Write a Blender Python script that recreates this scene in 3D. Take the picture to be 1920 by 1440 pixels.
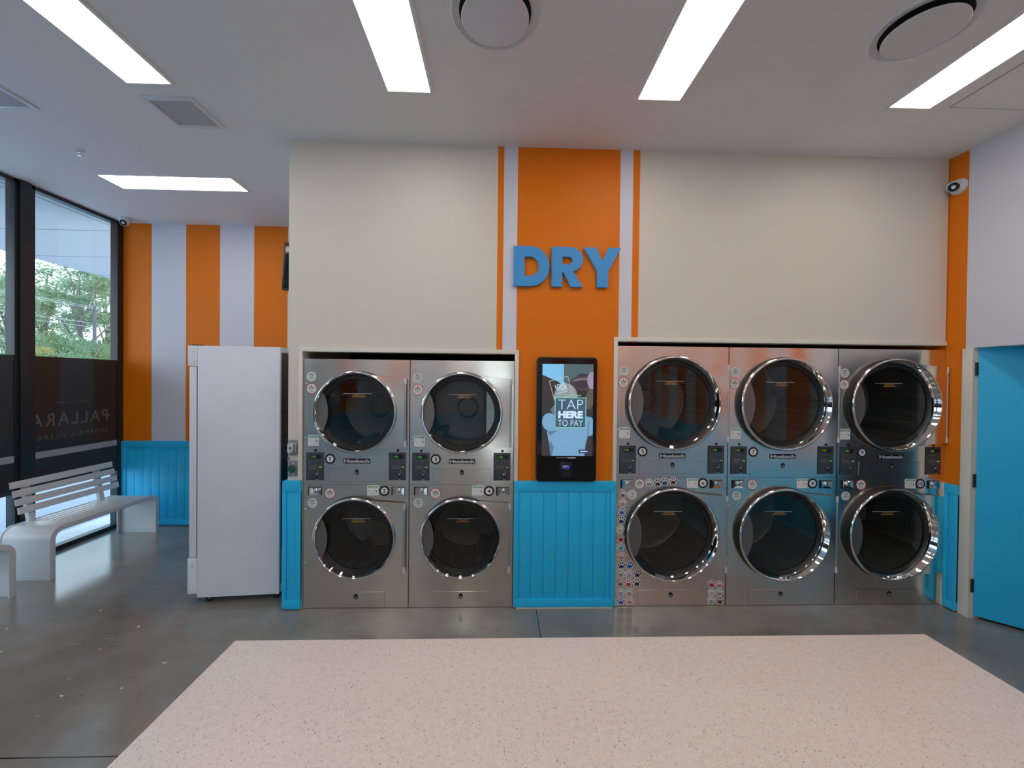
import bpy, bmesh, math, random
from mathutils import Vector, Matrix
PI = math.pi
for o in list(bpy.data.objects): bpy.data.objects.remove(o)
S = bpy.context.scene
COL = S.collection
random.seed(7)

# ------------------------------------------------------------ camera
cam_d = bpy.data.cameras.new('camera'); cam = bpy.data.objects.new('camera', cam_d); COL.objects.link(cam)
cam_d.sensor_fit = 'HORIZONTAL'; cam_d.sensor_width = 36.0; cam_d.lens = 770/1920*36.0
cam_d.clip_start = 0.05; cam_d.clip_end = 300
cr = Vector((0.9994495, -0.03148, 0.0104729)); cu = Vector((-0.0101608, 0.010059, 0.9998978)); cf = Vector((0.0315821, 0.9994538, -0.0097336))
cam.matrix_world = Matrix(((cr.x, cu.x, -cf.x, 0), (cr.y, cu.y, -cf.y, 0), (cr.z, cu.z, -cf.z, 1.78), (0, 0, 0, 1)))
S.camera = cam
# ------------------------------------------------------------ world and exposure
w = bpy.data.worlds.new('sky'); S.world = w; w.use_nodes = True
nt = w.node_tree; nt.nodes.clear()
wo = nt.nodes.new('ShaderNodeOutputWorld'); bg = nt.nodes.new('ShaderNodeBackground')
tc = nt.nodes.new('ShaderNodeTexCoord'); sp = nt.nodes.new('ShaderNodeSeparateXYZ'); rp = nt.nodes.new('ShaderNodeValToRGB')
nt.links.new(tc.outputs['Generated'], sp.inputs[0]); nt.links.new(sp.outputs['Z'], rp.inputs[0]); nt.links.new(rp.outputs[0], bg.inputs[0]); nt.links.new(bg.outputs[0], wo.inputs[0])
rp.color_ramp.elements[0].position = 0.0; rp.color_ramp.elements[0].color = (0.80, 0.92, 1.0, 1)
rp.color_ramp.elements[1].position = 0.6; rp.color_ramp.elements[1].color = (0.50, 0.72, 1.0, 1)
bg.inputs[1].default_value = 3.4
S.view_settings.view_transform = 'Standard'; S.view_settings.look = 'None'
S.view_settings.exposure = 0.0; S.view_settings.gamma = 1.0; S.view_settings.use_curve_mapping = False
LAMP = 8.9

# ------------------------------------------------------------ materials
def mat(name, col=(.5, .5, .5), rough=.5, metal=0.0, spec=.5, emit=None, estr=0.0, coat=0.0, alpha=1.0):
    m = bpy.data.materials.new(name); m.use_nodes = True
    b = m.node_tree.nodes['Principled BSDF']
    b.inputs['Base Color'].default_value = (*col, 1); b.inputs['Roughness'].default_value = rough
    b.inputs['Metallic'].default_value = metal; b.inputs['Specular IOR Level'].default_value = spec
    b.inputs['Coat Weight'].default_value = coat; b.inputs['Alpha'].default_value = alpha
    if emit: b.inputs['Emission Color'].default_value = (*emit, 1); b.inputs['Emission Strength'].default_value = estr
    return m
def N(m, t, **k):
    n = m.node_tree.nodes.new(t)
    for a, v in k.items(): setattr(n, a, v)
    return n
def L(m, a, b): m.node_tree.links.new(a, b)
def bsdf(m): return m.node_tree.nodes['Principled BSDF']
def add_noise(m, scale=40, amt=.06, bump=0.0, stretch=(1, 1, 1), detail=4):
    """gentle mottling of a painted surface and a fine bump"""
    b = bsdf(m); c = N(m, 'ShaderNodeTexCoord'); mp = N(m, 'ShaderNodeMapping'); n = N(m, 'ShaderNodeTexNoise')
    mp.inputs['Scale'].default_value = stretch; n.inputs['Scale'].default_value = scale; n.inputs['Detail'].default_value = detail
    L(m, c.outputs['Object'], mp.inputs[0]); L(m, mp.outputs[0], n.inputs['Vector'])
    col = b.inputs['Base Color'].default_value[:]
    r = N(m, 'ShaderNodeValToRGB'); r.color_ramp.elements[0].position = .3; r.color_ramp.elements[1].position = .7
    r.color_ramp.elements[0].color = tuple(x*(1-amt) for x in col[:3])+(1,); r.color_ramp.elements[1].color = tuple(min(1, x*(1+amt)) for x in col[:3])+(1,)
    L(m, n.outputs['Fac'], r.inputs[0]); L(m, r.outputs[0], b.inputs['Base Color'])
    if bump:
        bp = N(m, 'ShaderNodeBump'); bp.inputs['Strength'].default_value = bump; bp.inputs['Distance'].default_value = .002
        L(m, n.outputs['Fac'], bp.inputs['Height']); L(m, bp.outputs[0], b.inputs['Normal'])
    return m
M = {}
M['cream'] = add_noise(mat('cream_wall_paint', (.745, .69, .60), .5), 120, .015, .05)
M['white_paint'] = add_noise(mat('cool_white_wall_paint', (.72, .72, .80), .5), 120, .015, .05)
M['orange'] = add_noise(mat('orange_wall_paint', (.83, .20, .004), .5, 0, .25), 120, .02, .05)
M['blue'] = add_noise(mat('blue_panel_paint', (.02, .55, .95), .42), 60, .04, .03)
M['door_blue'] = add_noise(mat('blue_door_paint', (.02, .50, .88), .5), 60, .03)
M['letter_blue'] = mat('blue_sign_letter', (.05, .33, .74), .45)
M['ceiling'] = add_noise(mat('ceiling_paint', (.87, .855, .845), .8), 3, .01)
M['trim'] = mat('cream_trim_paint', (.80, .77, .68), .4)
M['white'] = add_noise(mat('white_powder_coat', (.74, .75, .78), .28), 30, .01)
M['bench'] = add_noise(mat('bench_powder_coat', (.66, .68, .70), .3), 30, .02)
M['fridge'] = add_noise(mat('fridge_white_enamel', (.82, .85, .93), .35), 3, .03)
M['black'] = mat('black_plastic', (.008, .008, .01), .35)
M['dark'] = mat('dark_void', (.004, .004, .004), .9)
M['frame'] = mat('black_window_frame', (.018, .020, .024), .35)
M['chrome'] = mat('polished_chrome', (.80, .79, .77), .05, 1.0)
M['rod'] = mat('satin_hinge_rod', (.55, .54, .53), .3, .8)
M['grip'] = mat('grey_grip_plate', (.20, .19, .185), .42, .6)
M['rubber'] = mat('black_rubber_gasket', (.01, .01, .011), .5)
M['panel'] = mat('control_panel_grey', (.055, .062, .075), .35)
M['grey'] = mat('mid_grey_plastic', (.22, .22, .24), .4)
M['green_led'] = mat('green_led', (.1, .5, .05), .5, emit=(.16, .62, .06), estr=.45)
M['green'] = mat('green_print', (.06, .40, .15), .5)
M['red'] = mat('red_print', (.55, .06, .08), .5)
M['text'] = mat('dark_print', (.06, .09, .10), .5)
M['sticker'] = mat('white_sticker', (.86, .88, .86), .45)
M['sticker_grey'] = mat('grey_white_sticker', (.70, .73, .71), .45)
M['navy'] = mat('navy_sticker', (.012, .010, .03), .4)
M['logo_silver'] = mat('silver_logo', (.66, .66, .66), .35, .1)
M['orange_text'] = mat('orange_print', (.75, .38, .08), .5, emit=(.75, .38, .08), estr=0.0)
M['grille'] = mat('grey_grille', (.16, .155, .16), .6)
M['plate'] = add_noise(mat('zinc_switch_plate', (.30, .30, .34), .45, .5), 60, .1)
M['green_knob'] = mat('dark_green_knob', (.01, .10, .055), .3)
M['lamp'] = mat('lit_diffuser', (.9, .85, .8), .5, emit=(1.0, .93, .86), estr=LAMP)
M['table_base'] = mat('white_laminate', (.7, .68, .65), .4)
M['wood'] = add_noise(mat('grey_bark', (.20, .16, .13), .8), 8, .3)
M['pole'] = mat('grey_power_pole', (.12, .125, .13), .7)
M['wire'] = mat('pale_wire', (.6, .62, .66), .5)
M['soffit'] = mat('pale_soffit', (.46, .48, .50), .6)
M['joint'] = mat('soffit_joint', (.18, .20, .22), .6)
M['kerb'] = mat('pale_concrete_kerb', (.75, .76, .78), .7)
M['asphalt'] = add_noise(mat('grey_asphalt', (.40, .43, .50), .8), 140, .30, .0)
M['scrap'] = mat('pale_scrap', (.75, .70, .60), .7)
M['scrap_brown'] = mat('brown_scrap', (.42, .28, .16), .7)

def steel():
    m = mat('brushed_stainless_steel', (.86, .79, .71), .30, 1.0)
    b = bsdf(m); c = N(m, 'ShaderNodeTexCoord')
    b.inputs['Anisotropic'].default_value = .85
    tv = N(m, 'ShaderNodeCombineXYZ'); tv.inputs[2].default_value = 1.0
    L(m, tv.outputs[0], b.inputs['Tangent'])
    mp = N(m, 'ShaderNodeMapping'); mp.inputs['Scale'].default_value = (3, 3, 260)
    n = N(m, 'ShaderNodeTexNoise'); n.inputs['Scale'].default_value = 1; n.inputs['Detail'].default_value = 3
    L(m, c.outputs['Object'], mp.inputs[0]); L(m, mp.outputs[0], n.inputs['Vector'])
    r = N(m, 'ShaderNodeMapRange'); r.inputs[3].default_value = .19; r.inputs[4].default_value = .25
    L(m, n.outputs['Fac'], r.inputs[0]); L(m, r.outputs[0], b.inputs['Roughness'])
    n2 = N(m, 'ShaderNodeTexNoise'); n2.inputs['Scale'].default_value = 2.2; n2.inputs['Detail'].default_value = 1
    g = N(m, 'ShaderNodeNewGeometry'); L(m, g.outputs['Position'], n2.inputs['Vector'])
    bp = N(m, 'ShaderNodeBump'); bp.inputs['Strength'].default_value = .25; bp.inputs['Distance'].default_value = .03
    L(m, n2.outputs['Fac'], bp.inputs['Height']); L(m, bp.outputs[0], b.inputs['Normal'])
    return m
M['steel'] = steel()
def clear(name, tint, rough=.02, fac_min=.04):
    m = bpy.data.materials.new(name); m.use_nodes = True; t = m.node_tree; t.nodes.clear()
    o = t.nodes.new('ShaderNodeOutputMaterial'); mx = t.nodes.new('ShaderNodeMixShader')
    tr = t.nodes.new('ShaderNodeBsdfTransparent'); gl = t.nodes.new('ShaderNodeBsdfGlossy'); fr = t.nodes.new('ShaderNodeFresnel')
    tr.inputs[0].default_value = (*tint, 1); gl.inputs['Roughness'].default_value = rough
    # same reflectance from either side of the pane
    ge = t.nodes.new('ShaderNodeNewGeometry'); mr = t.nodes.new('ShaderNodeMapRange'); mr.inputs[3].default_value = 1.5; mr.inputs[4].default_value = 1/1.5
    t.links.new(ge.outputs['Backfacing'], mr.inputs[0]); t.links.new(mr.outputs[0], fr.inputs[0])
    t.links.new(fr.outputs[0], mx.inputs[0]); t.links.new(tr.outputs[0], mx.inputs[1]); t.links.new(gl.outputs[0], mx.inputs[2]); t.links.new(mx.outputs[0], o.inputs[0])
    return m
M['glass'] = clear('window_glass', (.93, .97, .97))
M['door_glass'] = clear('tinted_door_glass', (.70, .70, .69))
M['film'] = clear('dark_window_film', (.012, .014, .014), .08)
b_ = M['film'].node_tree
d_ = b_.nodes.new('ShaderNodeBsdfDiffuse'); d_.inputs[0].default_value = (.035, .035, .036, 1); a_ = b_.nodes.new('ShaderNodeAddShader')
mx_ = [n for n in b_.nodes if n.type == 'MIX_SHADER'][0]; tr_ = [n for n in b_.nodes if n.type == 'BSDF_TRANSPARENT'][0]
b_.links.new(tr_.outputs[0], a_.inputs[0]); b_.links.new(d_.outputs[0], a_.inputs[1]); b_.links.new(a_.outputs[0], mx_.inputs[1])
M['film_text'] = mat('grey_film_lettering', (.12, .125, .13), .5)
M['film_band'] = mat('pale_grey_film_band', (.36, .37, .42), .5)

def floor_mat():
    m = mat('polished_concrete', (.13, .125, .12), .2, 0, .75); b = bsdf(m)
    g = N(m, 'ShaderNodeNewGeometry')
    n1 = N(m, 'ShaderNodeTexNoise'); n1.inputs['Scale'].default_value = 1.3; n1.inputs['Detail'].default_value = 6; n1.inputs['Roughness'].default_value = .6
    n2 = N(m, 'ShaderNodeTexNoise'); n2.inputs['Scale'].default_value = 45; n2.inputs['Detail'].default_value = 5
    n3 = N(m, 'ShaderNodeTexNoise'); n3.inputs['Scale'].default_value = 2.1; n3.inputs['Detail'].default_value = 2
    for n in (n1, n2, n3): L(m, g.outputs['Position'], n.inputs['Vector'])
    r = N(m, 'ShaderNodeValToRGB'); e = r.color_ramp.elements
    e[0].position = .30; e[0].color = (.18, .168, .145, 1); e[1].position = .72; e[1].color = (.33, .32, .31, 1)
    k = e.new(.5); k.color = (.25, .235, .21, 1)
    L(m, n1.outputs['Fac'], r.inputs[0])
    # small dark aggregate specks where the third noise is high
    s = N(m, 'ShaderNodeMapRange'); s.inputs[1].default_value = .60; s.inputs[2].default_value = .70
    L(m, n2.outputs['Fac'], s.inputs[0])
    s3 = N(m, 'ShaderNodeMapRange'); s3.inputs[1].default_value = .48; s3.inputs[2].default_value = .62; L(m, n3.outputs['Fac'], s3.inputs[0])
    mu = N(m, 'ShaderNodeMath', operation='MULTIPLY'); L(m, s.outputs[0], mu.inputs[0]); L(m, s3.outputs[0], mu.inputs[1])
    mu2 = N(m, 'ShaderNodeMath', operation='MULTIPLY'); mu2.inputs[1].default_value = .6; L(m, mu.outputs[0], mu2.inputs[0])
    mx = N(m, 'ShaderNodeMix', data_type='RGBA'); L(m, mu2.outputs[0], mx.inputs[0]); L(m, r.outputs[0], mx.inputs[6]); mx.inputs[7].default_value = (.035, .032, .03, 1)
    # saw-cut joints
    sx = N(m, 'ShaderNodeSeparateXYZ'); L(m, g.outputs['Position'], sx.inputs[0])
    def line(sock, at, wd, wob=None):
        a = N(m, 'ShaderNodeMath', operation='SUBTRACT'); a.inputs[1].default_value = at; L(m, sock, a.inputs[0])
        c = N(m, 'ShaderNodeMath', operation='ABSOLUTE'); L(m, a.outputs[0], c.inputs[0])
        d = N(m, 'ShaderNodeMath', operation='LESS_THAN'); d.inputs[1].default_value = wd; L(m, c.outputs[0], d.inputs[0]); return d.outputs[0]
    l1 = line(sx.outputs['X'], .306, .0028); l2 = line(sx.outputs['Y'], 1.961, .0032)
    mxx = N(m, 'ShaderNodeMath', operation='MAXIMUM'); L(m, l1, mxx.inputs[0]); L(m, l2, mxx.inputs[1])
    m3 = N(m, 'ShaderNodeMix', data_type='RGBA'); L(m, mxx.outputs[0], m3.inputs[0]); L(m, mx.outputs[2], m3.inputs[6]); m3.inputs[7].default_value = (.008, .008, .008, 1)
    L(m, m3.outputs[2], b.inputs['Base Color'])
    rr = N(m, 'ShaderNodeMapRange'); rr.inputs[3].default_value = .10; rr.inputs[4].default_value = .22; L(m, n1.outputs['Fac'], rr.inputs[0]); L(m, rr.outputs[0], b.inputs['Roughness'])
    bp = N(m, 'ShaderNodeBump'); bp.inputs['Strength'].default_value = .06; bp.inputs['Distance'].default_value = .002; L(m, n2.outputs['Fac'], bp.inputs['Height']); L(m, bp.outputs[0], b.inputs['Normal'])
    return m
M['floor'] = floor_mat()
def quartz():
    m = mat('speckled_quartz', (.68, .60, .55), .32, 0, .4); b = bsdf(m); g = N(m, 'ShaderNodeTexCoord')
    def specks(sc, thr, rmax, seed):
        mp = N(m, 'ShaderNodeMapping'); mp.inputs['Location'].default_value = (seed, seed*.7, 0); mp.inputs['Rotation'].default_value = (0, 0, seed); mp.inputs['Scale'].default_value = (1, .62, 1)
        L(m, g.outputs['Object'], mp.inputs[0])
        v = N(m, 'ShaderNodeTexVoronoi'); v.inputs['Scale'].default_value = sc; v.inputs['Randomness'].default_value = 1; L(m, mp.outputs[0], v.inputs['Vector'])
        s = N(m, 'ShaderNodeSeparateColor'); L(m, v.outputs['Color'], s.inputs[0])
        a = N(m, 'ShaderNodeMath', operation='LESS_THAN'); a.inputs[1].default_value = thr; L(m, s.outputs[0], a.inputs[0])
        rs = N(m, 'ShaderNodeMath', operation='MULTIPLY'); rs.inputs[1].default_value = rmax; L(m, s.outputs[1], rs.inputs[0])
        d = N(m, 'ShaderNodeMath', operation='LESS_THAN'); L(m, v.outputs['Distance'], d.inputs[0]); L(m, rs.outputs[0], d.inputs[1])
        e = N(m, 'ShaderNodeMath', operation='MULTIPLY'); L(m, a.outputs[0], e.inputs[0]); L(m, d.outputs[0], e.inputs[1]); return e.outputs[0], s.outputs[2]
    col = None
    n = N(m, 'ShaderNodeTexNoise'); n.inputs['Scale'].default_value = 60; L(m, g.outputs['Object'], n.inputs['Vector'])
    r = N(m, 'ShaderNodeValToRGB'); r.color_ramp.elements[0].position = .3; r.color_ramp.elements[1].position = .7
    r.color_ramp.elements[0].color = (.66, .575, .525, 1); r.color_ramp.elements[1].color = (.72, .635, .585, 1); L(m, n.outputs['Fac'], r.inputs[0])
    prev = r.outputs[0]
    for sc, thr, rm, seed, c0, c1 in ((330, .55, .42, 1.3, (.38, .33, .30, 1), (.56, .49, .45, 1)), (240, .22, .38, 4.1, (.20, .17, .16, 1), (.45, .38, .32, 1)), (260, .2, .32, 8.2, (.85, .80, .76, 1), (.80, .74, .70, 1))):
        f, rnd = specks(sc, thr, rm, seed)
        cc = N(m, 'ShaderNodeMix', data_type='RGBA'); L(m, rnd, cc.inputs[0]); cc.inputs[6].default_value = c0; cc.inputs[7].default_value = c1
        mx = N(m, 'ShaderNodeMix', data_type='RGBA'); L(m, f, mx.inputs[0]); L(m, prev, mx.inputs[6]); L(m, cc.outputs[2], mx.inputs[7]); prev = mx.outputs[2]
    L(m, prev, b.inputs['Base Color'])
    return m
M['quartz'] = quartz()
def leafmat(name, c0, c1):
    m = mat(name, c0, .6); b = bsdf(m); g = N(m, 'ShaderNodeNewGeometry'); n = N(m, 'ShaderNodeTexNoise'); n.inputs['Scale'].default_value = 1.1; n.inputs['Detail'].default_value = 5
    L(m, g.outputs['Position'], n.inputs['Vector']); r = N(m, 'ShaderNodeValToRGB'); r.color_ramp.elements[0].position = .35; r.color_ramp.elements[1].position = .65
    r.color_ramp.elements[0].color = (*c0, 1); r.color_ramp.elements[1].color = (*c1, 1); L(m, n.outputs['Fac'], r.inputs[0]); L(m, r.outputs[0], b.inputs['Base Color'])
    b.inputs['Subsurface Weight'].default_value = 0; b.inputs['Transmission Weight'].default_value = 0
    # thin leaves let light through
    t = m.node_tree; tl = t.nodes.new('ShaderNodeBsdfTranslucent'); mx = t.nodes.new('ShaderNodeMixShader'); mx.inputs[0].default_value = .4
    out = [n for n in t.nodes if n.type == 'OUTPUT_MATERIAL'][0]
    t.links.new(r.outputs[0], tl.inputs[0]); t.links.new(b.outputs[0], mx.inputs[1]); t.links.new(tl.outputs[0], mx.inputs[2]); t.links.new(mx.outputs[0], out.inputs[0])
    return m
M['leaf'] = leafmat('gum_leaves', (.17, .27, .13), (.40, .47, .27))
M['leaf_dark'] = leafmat('bush_leaves', (.12, .21, .09), (.30, .38, .18))
M['leaf_yellow'] = leafmat('yellow_leaves', (.36, .32, .09), (.42, .38, .16))
def drum_mat():
    m = mat('perforated_drum_steel', (.42, .43, .42), .38, .5); b = bsdf(m); g = N(m, 'ShaderNodeTexCoord')
    v = N(m, 'ShaderNodeTexVoronoi'); v.inputs['Scale'].default_value = 75; v.inputs['Randomness'].default_value = 0; L(m, g.outputs['Object'], v.inputs['Vector'])
    a = N(m, 'ShaderNodeMath', operation='LESS_THAN'); a.inputs[1].default_value = .26; L(m, v.outputs['Distance'], a.inputs[0])
    mx = N(m, 'ShaderNodeMix', data_type='RGBA'); L(m, a.outputs[0], mx.inputs[0]); mx.inputs[6].default_value = (.42, .43, .42, 1); mx.inputs[7].default_value = (.02, .02, .02, 1); L(m, mx.outputs[2], b.inputs['Base Color'])
    return m
M['drum'] = drum_mat()
def grille_mat():
    m = mat('perforated_vent_grille', (.15, .145, .15), .6); b = bsdf(m); g = N(m, 'ShaderNodeTexCoord')
    v = N(m, 'ShaderNodeTexVoronoi'); v.inputs['Scale'].default_value = 130; v.inputs['Randomness'].default_value = 0; L(m, g.outputs['Object'], v.inputs['Vector'])
    a = N(m, 'ShaderNodeMath', operation='LESS_THAN'); a.inputs[1].default_value = .36; L(m, v.outputs['Distance'], a.inputs[0])
    mx = N(m, 'ShaderNodeMix', data_type='RGBA'); L(m, a.outputs[0], mx.inputs[0]); mx.inputs[6].default_value = (.50, .485, .50, 1); mx.inputs[7].default_value = (.06, .06, .06, 1); L(m, mx.outputs[2], b.inputs['Base Color'])
    return m
M['vent'] = grille_mat()

# ------------------------------------------------------------ mesh helpers
class MB:
    def __init__(s): s.v = []; s.f = []; s.mi = []; s.cur = 0; s.mats = []
    def use(s, m):
        if m not in s.mats: s.mats.append(m)
        s.cur = s.mats.index(m); return s
    def face(s, idx): s.f.append(tuple(idx)); s.mi.append(s.cur)
    def box(s, x0, x1, y0, y1, z0, z1):
        b = len(s.v); x0, x1 = min(x0, x1), max(x0, x1); y0, y1 = min(y0, y1), max(y0, y1); z0, z1 = min(z0, z1), max(z0, z1)
        s.v += [(x0, y0, z0), (x1, y0, z0), (x1, y1, z0), (x0, y1, z0), (x0, y0, z1), (x1, y0, z1), (x1, y1, z1), (x0, y1, z1)]
        for q in ((0, 3, 2, 1), (4, 5, 6, 7), (0, 1, 5, 4), (1, 2, 6, 5), (2, 3, 7, 6), (3, 0, 4, 7)): s.face([b+i for i in q])
        return s
    def rbox(s, x0, x1, y0, y1, z0, z1, r, seg=5):
        """box with corners rounded in the xz plane (y0 is the front)"""
        return s.prism(rrect(x0, x1, z0, z1, r, seg), y0, y1)
    def prism(s, poly, y0, y1, axis='y'):
        """extrude polygon (a,b) along an axis; 'y': a=x,b=z ; 'x': a=y,b=z ; 'z': a=x,b=y"""
        n = len(poly); b = len(s.v)
        def P(a, c, t): return {'y': (a, t, c), 'x': (t, a, c), 'z': (a, c, t)}[axis]
        s.v += [P(a, c, y0) for a, c in poly] + [P(a, c, y1) for a, c in poly]
        s.face(range(b, b+n)); s.face(range(b+2*n-1, b+n-1, -1))
        for i in range(n): j = (i+1) % n; s.face((b+j, b+i, b+n+i, b+n+j))
        return s
    def lathe(s, prof, c=(0, 0, 0), n=64, axis='y', a0=0, a1=2*PI, cap0=False, cap1=False):
        """prof: list of (radius, along)"""
        b = len(s.v); full = abs(a1-a0-2*PI) < 1e-6; m = n if full else n+1
        for r, t in prof:
            for i in range(m):
                a = a0+(a1-a0)*i/n; u, v = r*math.cos(a), r*math.sin(a)
                p = {'y': (u, t, v), 'z': (u, v, t), 'x': (t, u, v)}[axis]
                s.v.append((c[0]+p[0], c[1]+p[1], c[2]+p[2]))
        for k in range(len(prof)-1):
            for i in range(n):
                j = (i+1) % m if full else i+1
                s.face((b+k*m+i, b+k*m+j, b+(k+1)*m+j, b+(k+1)*m+i))
        if cap0: s.face(range(b+m-1, b-1, -1))
        if cap1: e = b+(len(prof)-1)*m; s.face(range(e, e+m))
        return s
    def disc(s, cx, cz, r, y, n=32, th=.0008):
        return s.prism([(cx+r*math.cos(2*PI*i/n), cz+r*math.sin(2*PI*i/n)) for i in range(n)], y, y+th)
    def ring(s, cx, cz, r0, r1, y, n=40, th=.0008):
        return s.lathe([(r0, y), (r1, y), (r1, y+th), (r0, y+th), (r0, y)], (cx, 0, cz), n)
    def tube(s, pts, r, n=8, cap=True):
        pts = [Vector(p) for p in pts]; b = len(s.v)
        rs = r if isinstance(r, (list, tuple)) else [r]*len(pts)
        up = Vector((0, 0, 1)); first = (pts[1]-pts[0]).normalized()
        if abs(first.dot(up)) > .9: up = Vector((1, 0, 0))
        for i, p in enumerate(pts):
            d = (pts[min(i+1, len(pts)-1)]-pts[max(i-1, 0)]).normalized()
            u = d.cross(up).normalized(); v = u.cross(d).normalized()
            for k in range(n):
                a = 2*PI*k/n; s.v.append(tuple(p+u*rs[i]*math.cos(a)+v*rs[i]*math.sin(a)))
        for i in range(len(pts)-1):
            for k in range(n): s.face((b+i*n+k, b+i*n+(k+1) % n, b+(i+1)*n+(k+1) % n, b+(i+1)*n+k))
        if cap: s.face(range(b, b+n)); e = b+(len(pts)-1)*n; s.face(range(e+n-1, e-1, -1))
        return s
    def sphere(s, c, r, n=20, sq=(1, 1, 1)):
        b = len(s.v); k = n//2
        for i in range(k+1):
            t = PI*i/k
            for j in range(n):
                a = 2*PI*j/n; s.v.append((c[0]+r*sq[0]*math.sin(t)*math.cos(a), c[1]+r*sq[1]*math.sin(t)*math.sin(a), c[2]+r*sq[2]*math.cos(t)))
        for i in range(k):
            for j in range(n): s.face((b+i*n+j, b+(i+1)*n+j, b+(i+1)*n+(j+1) % n, b+i*n+(j+1) % n))
        return s
    def mesh(s, me, mtx=None):
        """append a mesh"""
        b = len(s.v); s.v += [tuple((mtx @ v.co) if mtx else v.co) for v in me.vertices]
        for p in me.polygons: s.face([b+i for i in p.vertices])
        return s
    def data(s, name, m=None, bevel=0, smooth=True):
        me = bpy.data.meshes.new(name); me.from_pydata(s.v, [], s.f)
        for x in (s.mats or [m]): me.materials.append(x)
        if s.mats: me.polygons.foreach_set('material_index', s.mi)
        bm = bmesh.new(); bm.from_mesh(me)
        bmesh.ops.recalc_face_normals(bm, faces=bm.faces)
        if bevel: bmesh.ops.bevel(bm, geom=[e for e in bm.edges if len(e.link_faces) == 2 and e.calc_face_angle(0) > .6], offset=bevel, segments=2, affect='EDGES', profile=.6)
        bm.to_mesh(me); bm.free()
        if smooth: me.shade_smooth(); me.set_sharp_from_angle(angle=math.radians(38))
        return me
    def build(s, name, m=None, parent=None, loc=None, bevel=0, smooth=True, origin=None):
        if origin is not None: s.v = [(x-origin[0], y-origin[1], z-origin[2]) for x, y, z in s.v]
        o = bpy.data.objects.new(name, s.data(name, m, bevel, smooth)); COL.objects.link(o)
        if parent: o.parent = parent
        if origin is not None: o.location = origin
        if loc is not None: o.location = loc
        return o
def rrect(x0, x1, z0, z1, r, seg=5):
    p = []
    for cx, cz, a in ((x1-r, z0+r, -PI/2), (x1-r, z1-r, 0), (x0+r, z1-r, PI/2), (x0+r, z0+r, PI)):
        for i in range(seg+1): t = a+PI/2*i/seg; p.append((cx+r*math.cos(t), cz+r*math.sin(t)))
    return p
def tag(o, label=None, cat=None, group=None, kind=None):
    if label: o['label'] = label
    if cat: o['category'] = cat
    if group: o['group'] = group
    if kind: o['kind'] = kind
    return o
def empty(name, loc, label, cat, group=None, rz=0):
    o = bpy.data.objects.new(name, None); COL.objects.link(o); o.location = loc; o.rotation_euler = (0, 0, rz); o.empty_display_size = .1
    return tag(o, label, cat, group)
def struct(o): o['kind'] = 'structure'; return o
def copy_tree(o, parent=None):
    c = o.copy(); COL.objects.link(c)
    if parent: c.parent = parent
    for ch in list(o.children): copy_tree(ch, c)
    return c
_tc = {}
def text_mesh(s, size=1.0, bold=0.0, space=1.0):
    """flat mesh of a string in the xy plane, from the built-in font; returned with its bounds"""
    k = (s, bold, space)
    if k in _tc: return _tc[k]
    cu_ = bpy.data.curves.new('text', 'FONT'); cu_.body = s; cu_.size = 1; cu_.offset = bold; cu_.space_character = space; cu_.resolution_u = 3
    o = bpy.data.objects.new('text', cu_); COL.objects.link(o)
    bpy.context.view_layer.update()
    me = bpy.data.meshes.new_from_object(o.evaluated_get(bpy.context.evaluated_depsgraph_get()))
    bpy.data.objects.remove(o)
    xs = [v.co.x for v in me.vertices]; ys = [v.co.y for v in me.vertices]
    _tc[k] = (me, min(xs), max(xs), min(ys), max(ys)); return _tc[k]
def put_text(mb, s, x0, x1, z0, z1, y, bold=0.0, rot=0.0, space=1.0, plane='xz', mirror=False):
    """fit the string's ink into the rectangle on the plane y=const (or x=const with plane='yz')"""
    me, a0, a1, b0, b1 = text_mesh(s, 1, bold, space)
    sx = (x1-x0)/(a1-a0); sz = (z1-z0)/(b1-b0)
    cx, cz = (x0+x1)/2, (z0+z1)/2
    b = len(mb.v)
    for v in me.vertices:
        u = (v.co.x-(a0+a1)/2)*sx; t = (v.co.y-(b0+b1)/2)*sz
        if mirror: u = -u
        u, t = u*math.cos(rot)-t*math.sin(rot), u*math.sin(rot)+t*math.cos(rot)
        mb.v.append((cx+u, y, cz+t) if plane == 'xz' else (y, cx+u, cz+t))
    for p in me.polygons: mb.face([b+i for i in p.vertices])
    return mb

# ------------------------------------------------------------ room shell
CZ = 3.587; W = 3.2; XL = -4.46; XR = 3.60; YB = 5.02; YF = -3.2
struct(MB().box(-4.62, 3.75, YF-.1, YB+.1, -.12, 0).build('floor', M['floor'], smooth=False))
struct(MB().box(-4.62, 3.75, YF-.1, YB+.1, CZ, CZ+.12).build('ceiling', M['ceiling'], smooth=False))
# wall carrying the dryers, painted in vertical stripes, with two openings
mb = MB(); wt = .10
OL = (-1.503, .122, 1.982); OR_ = (.925, 3.592, 2.092)
cuts = [(-1.614, -1.503, 'cream'), (-1.503, -.024, 'cream'), (-.024, .023, 'orange'), (.023, .122, 'white_paint'), (.122, .130, 'white_paint'), (.130, .925, 'orange'), (.925, .933, 'orange'), (.933, 1.034, 'white_paint'), (1.034, 1.088, 'orange'), (1.088, 3.592, 'cream')]
for x0, x1, c in cuts:
    z0 = 0
    if x0 >= OL[0]-1e-6 and x1 <= OL[1]+1e-6: z0 = OL[2]
    if x0 >= OR_[0]-1e-6 and x1 <= OR_[1]+1e-6: z0 = OR_[2]
    if c == 'white_paint' and x1 == .130:
        mb.use(M['orange']).box(x0, x1, W, W+wt, 0, 2.0); mb.use(M[c]).box(x0, x1, W, W+wt, 2.0, CZ); continue
    mb.use(M[c]).box(x0, x1, W, W+wt, z0, CZ)
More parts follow.
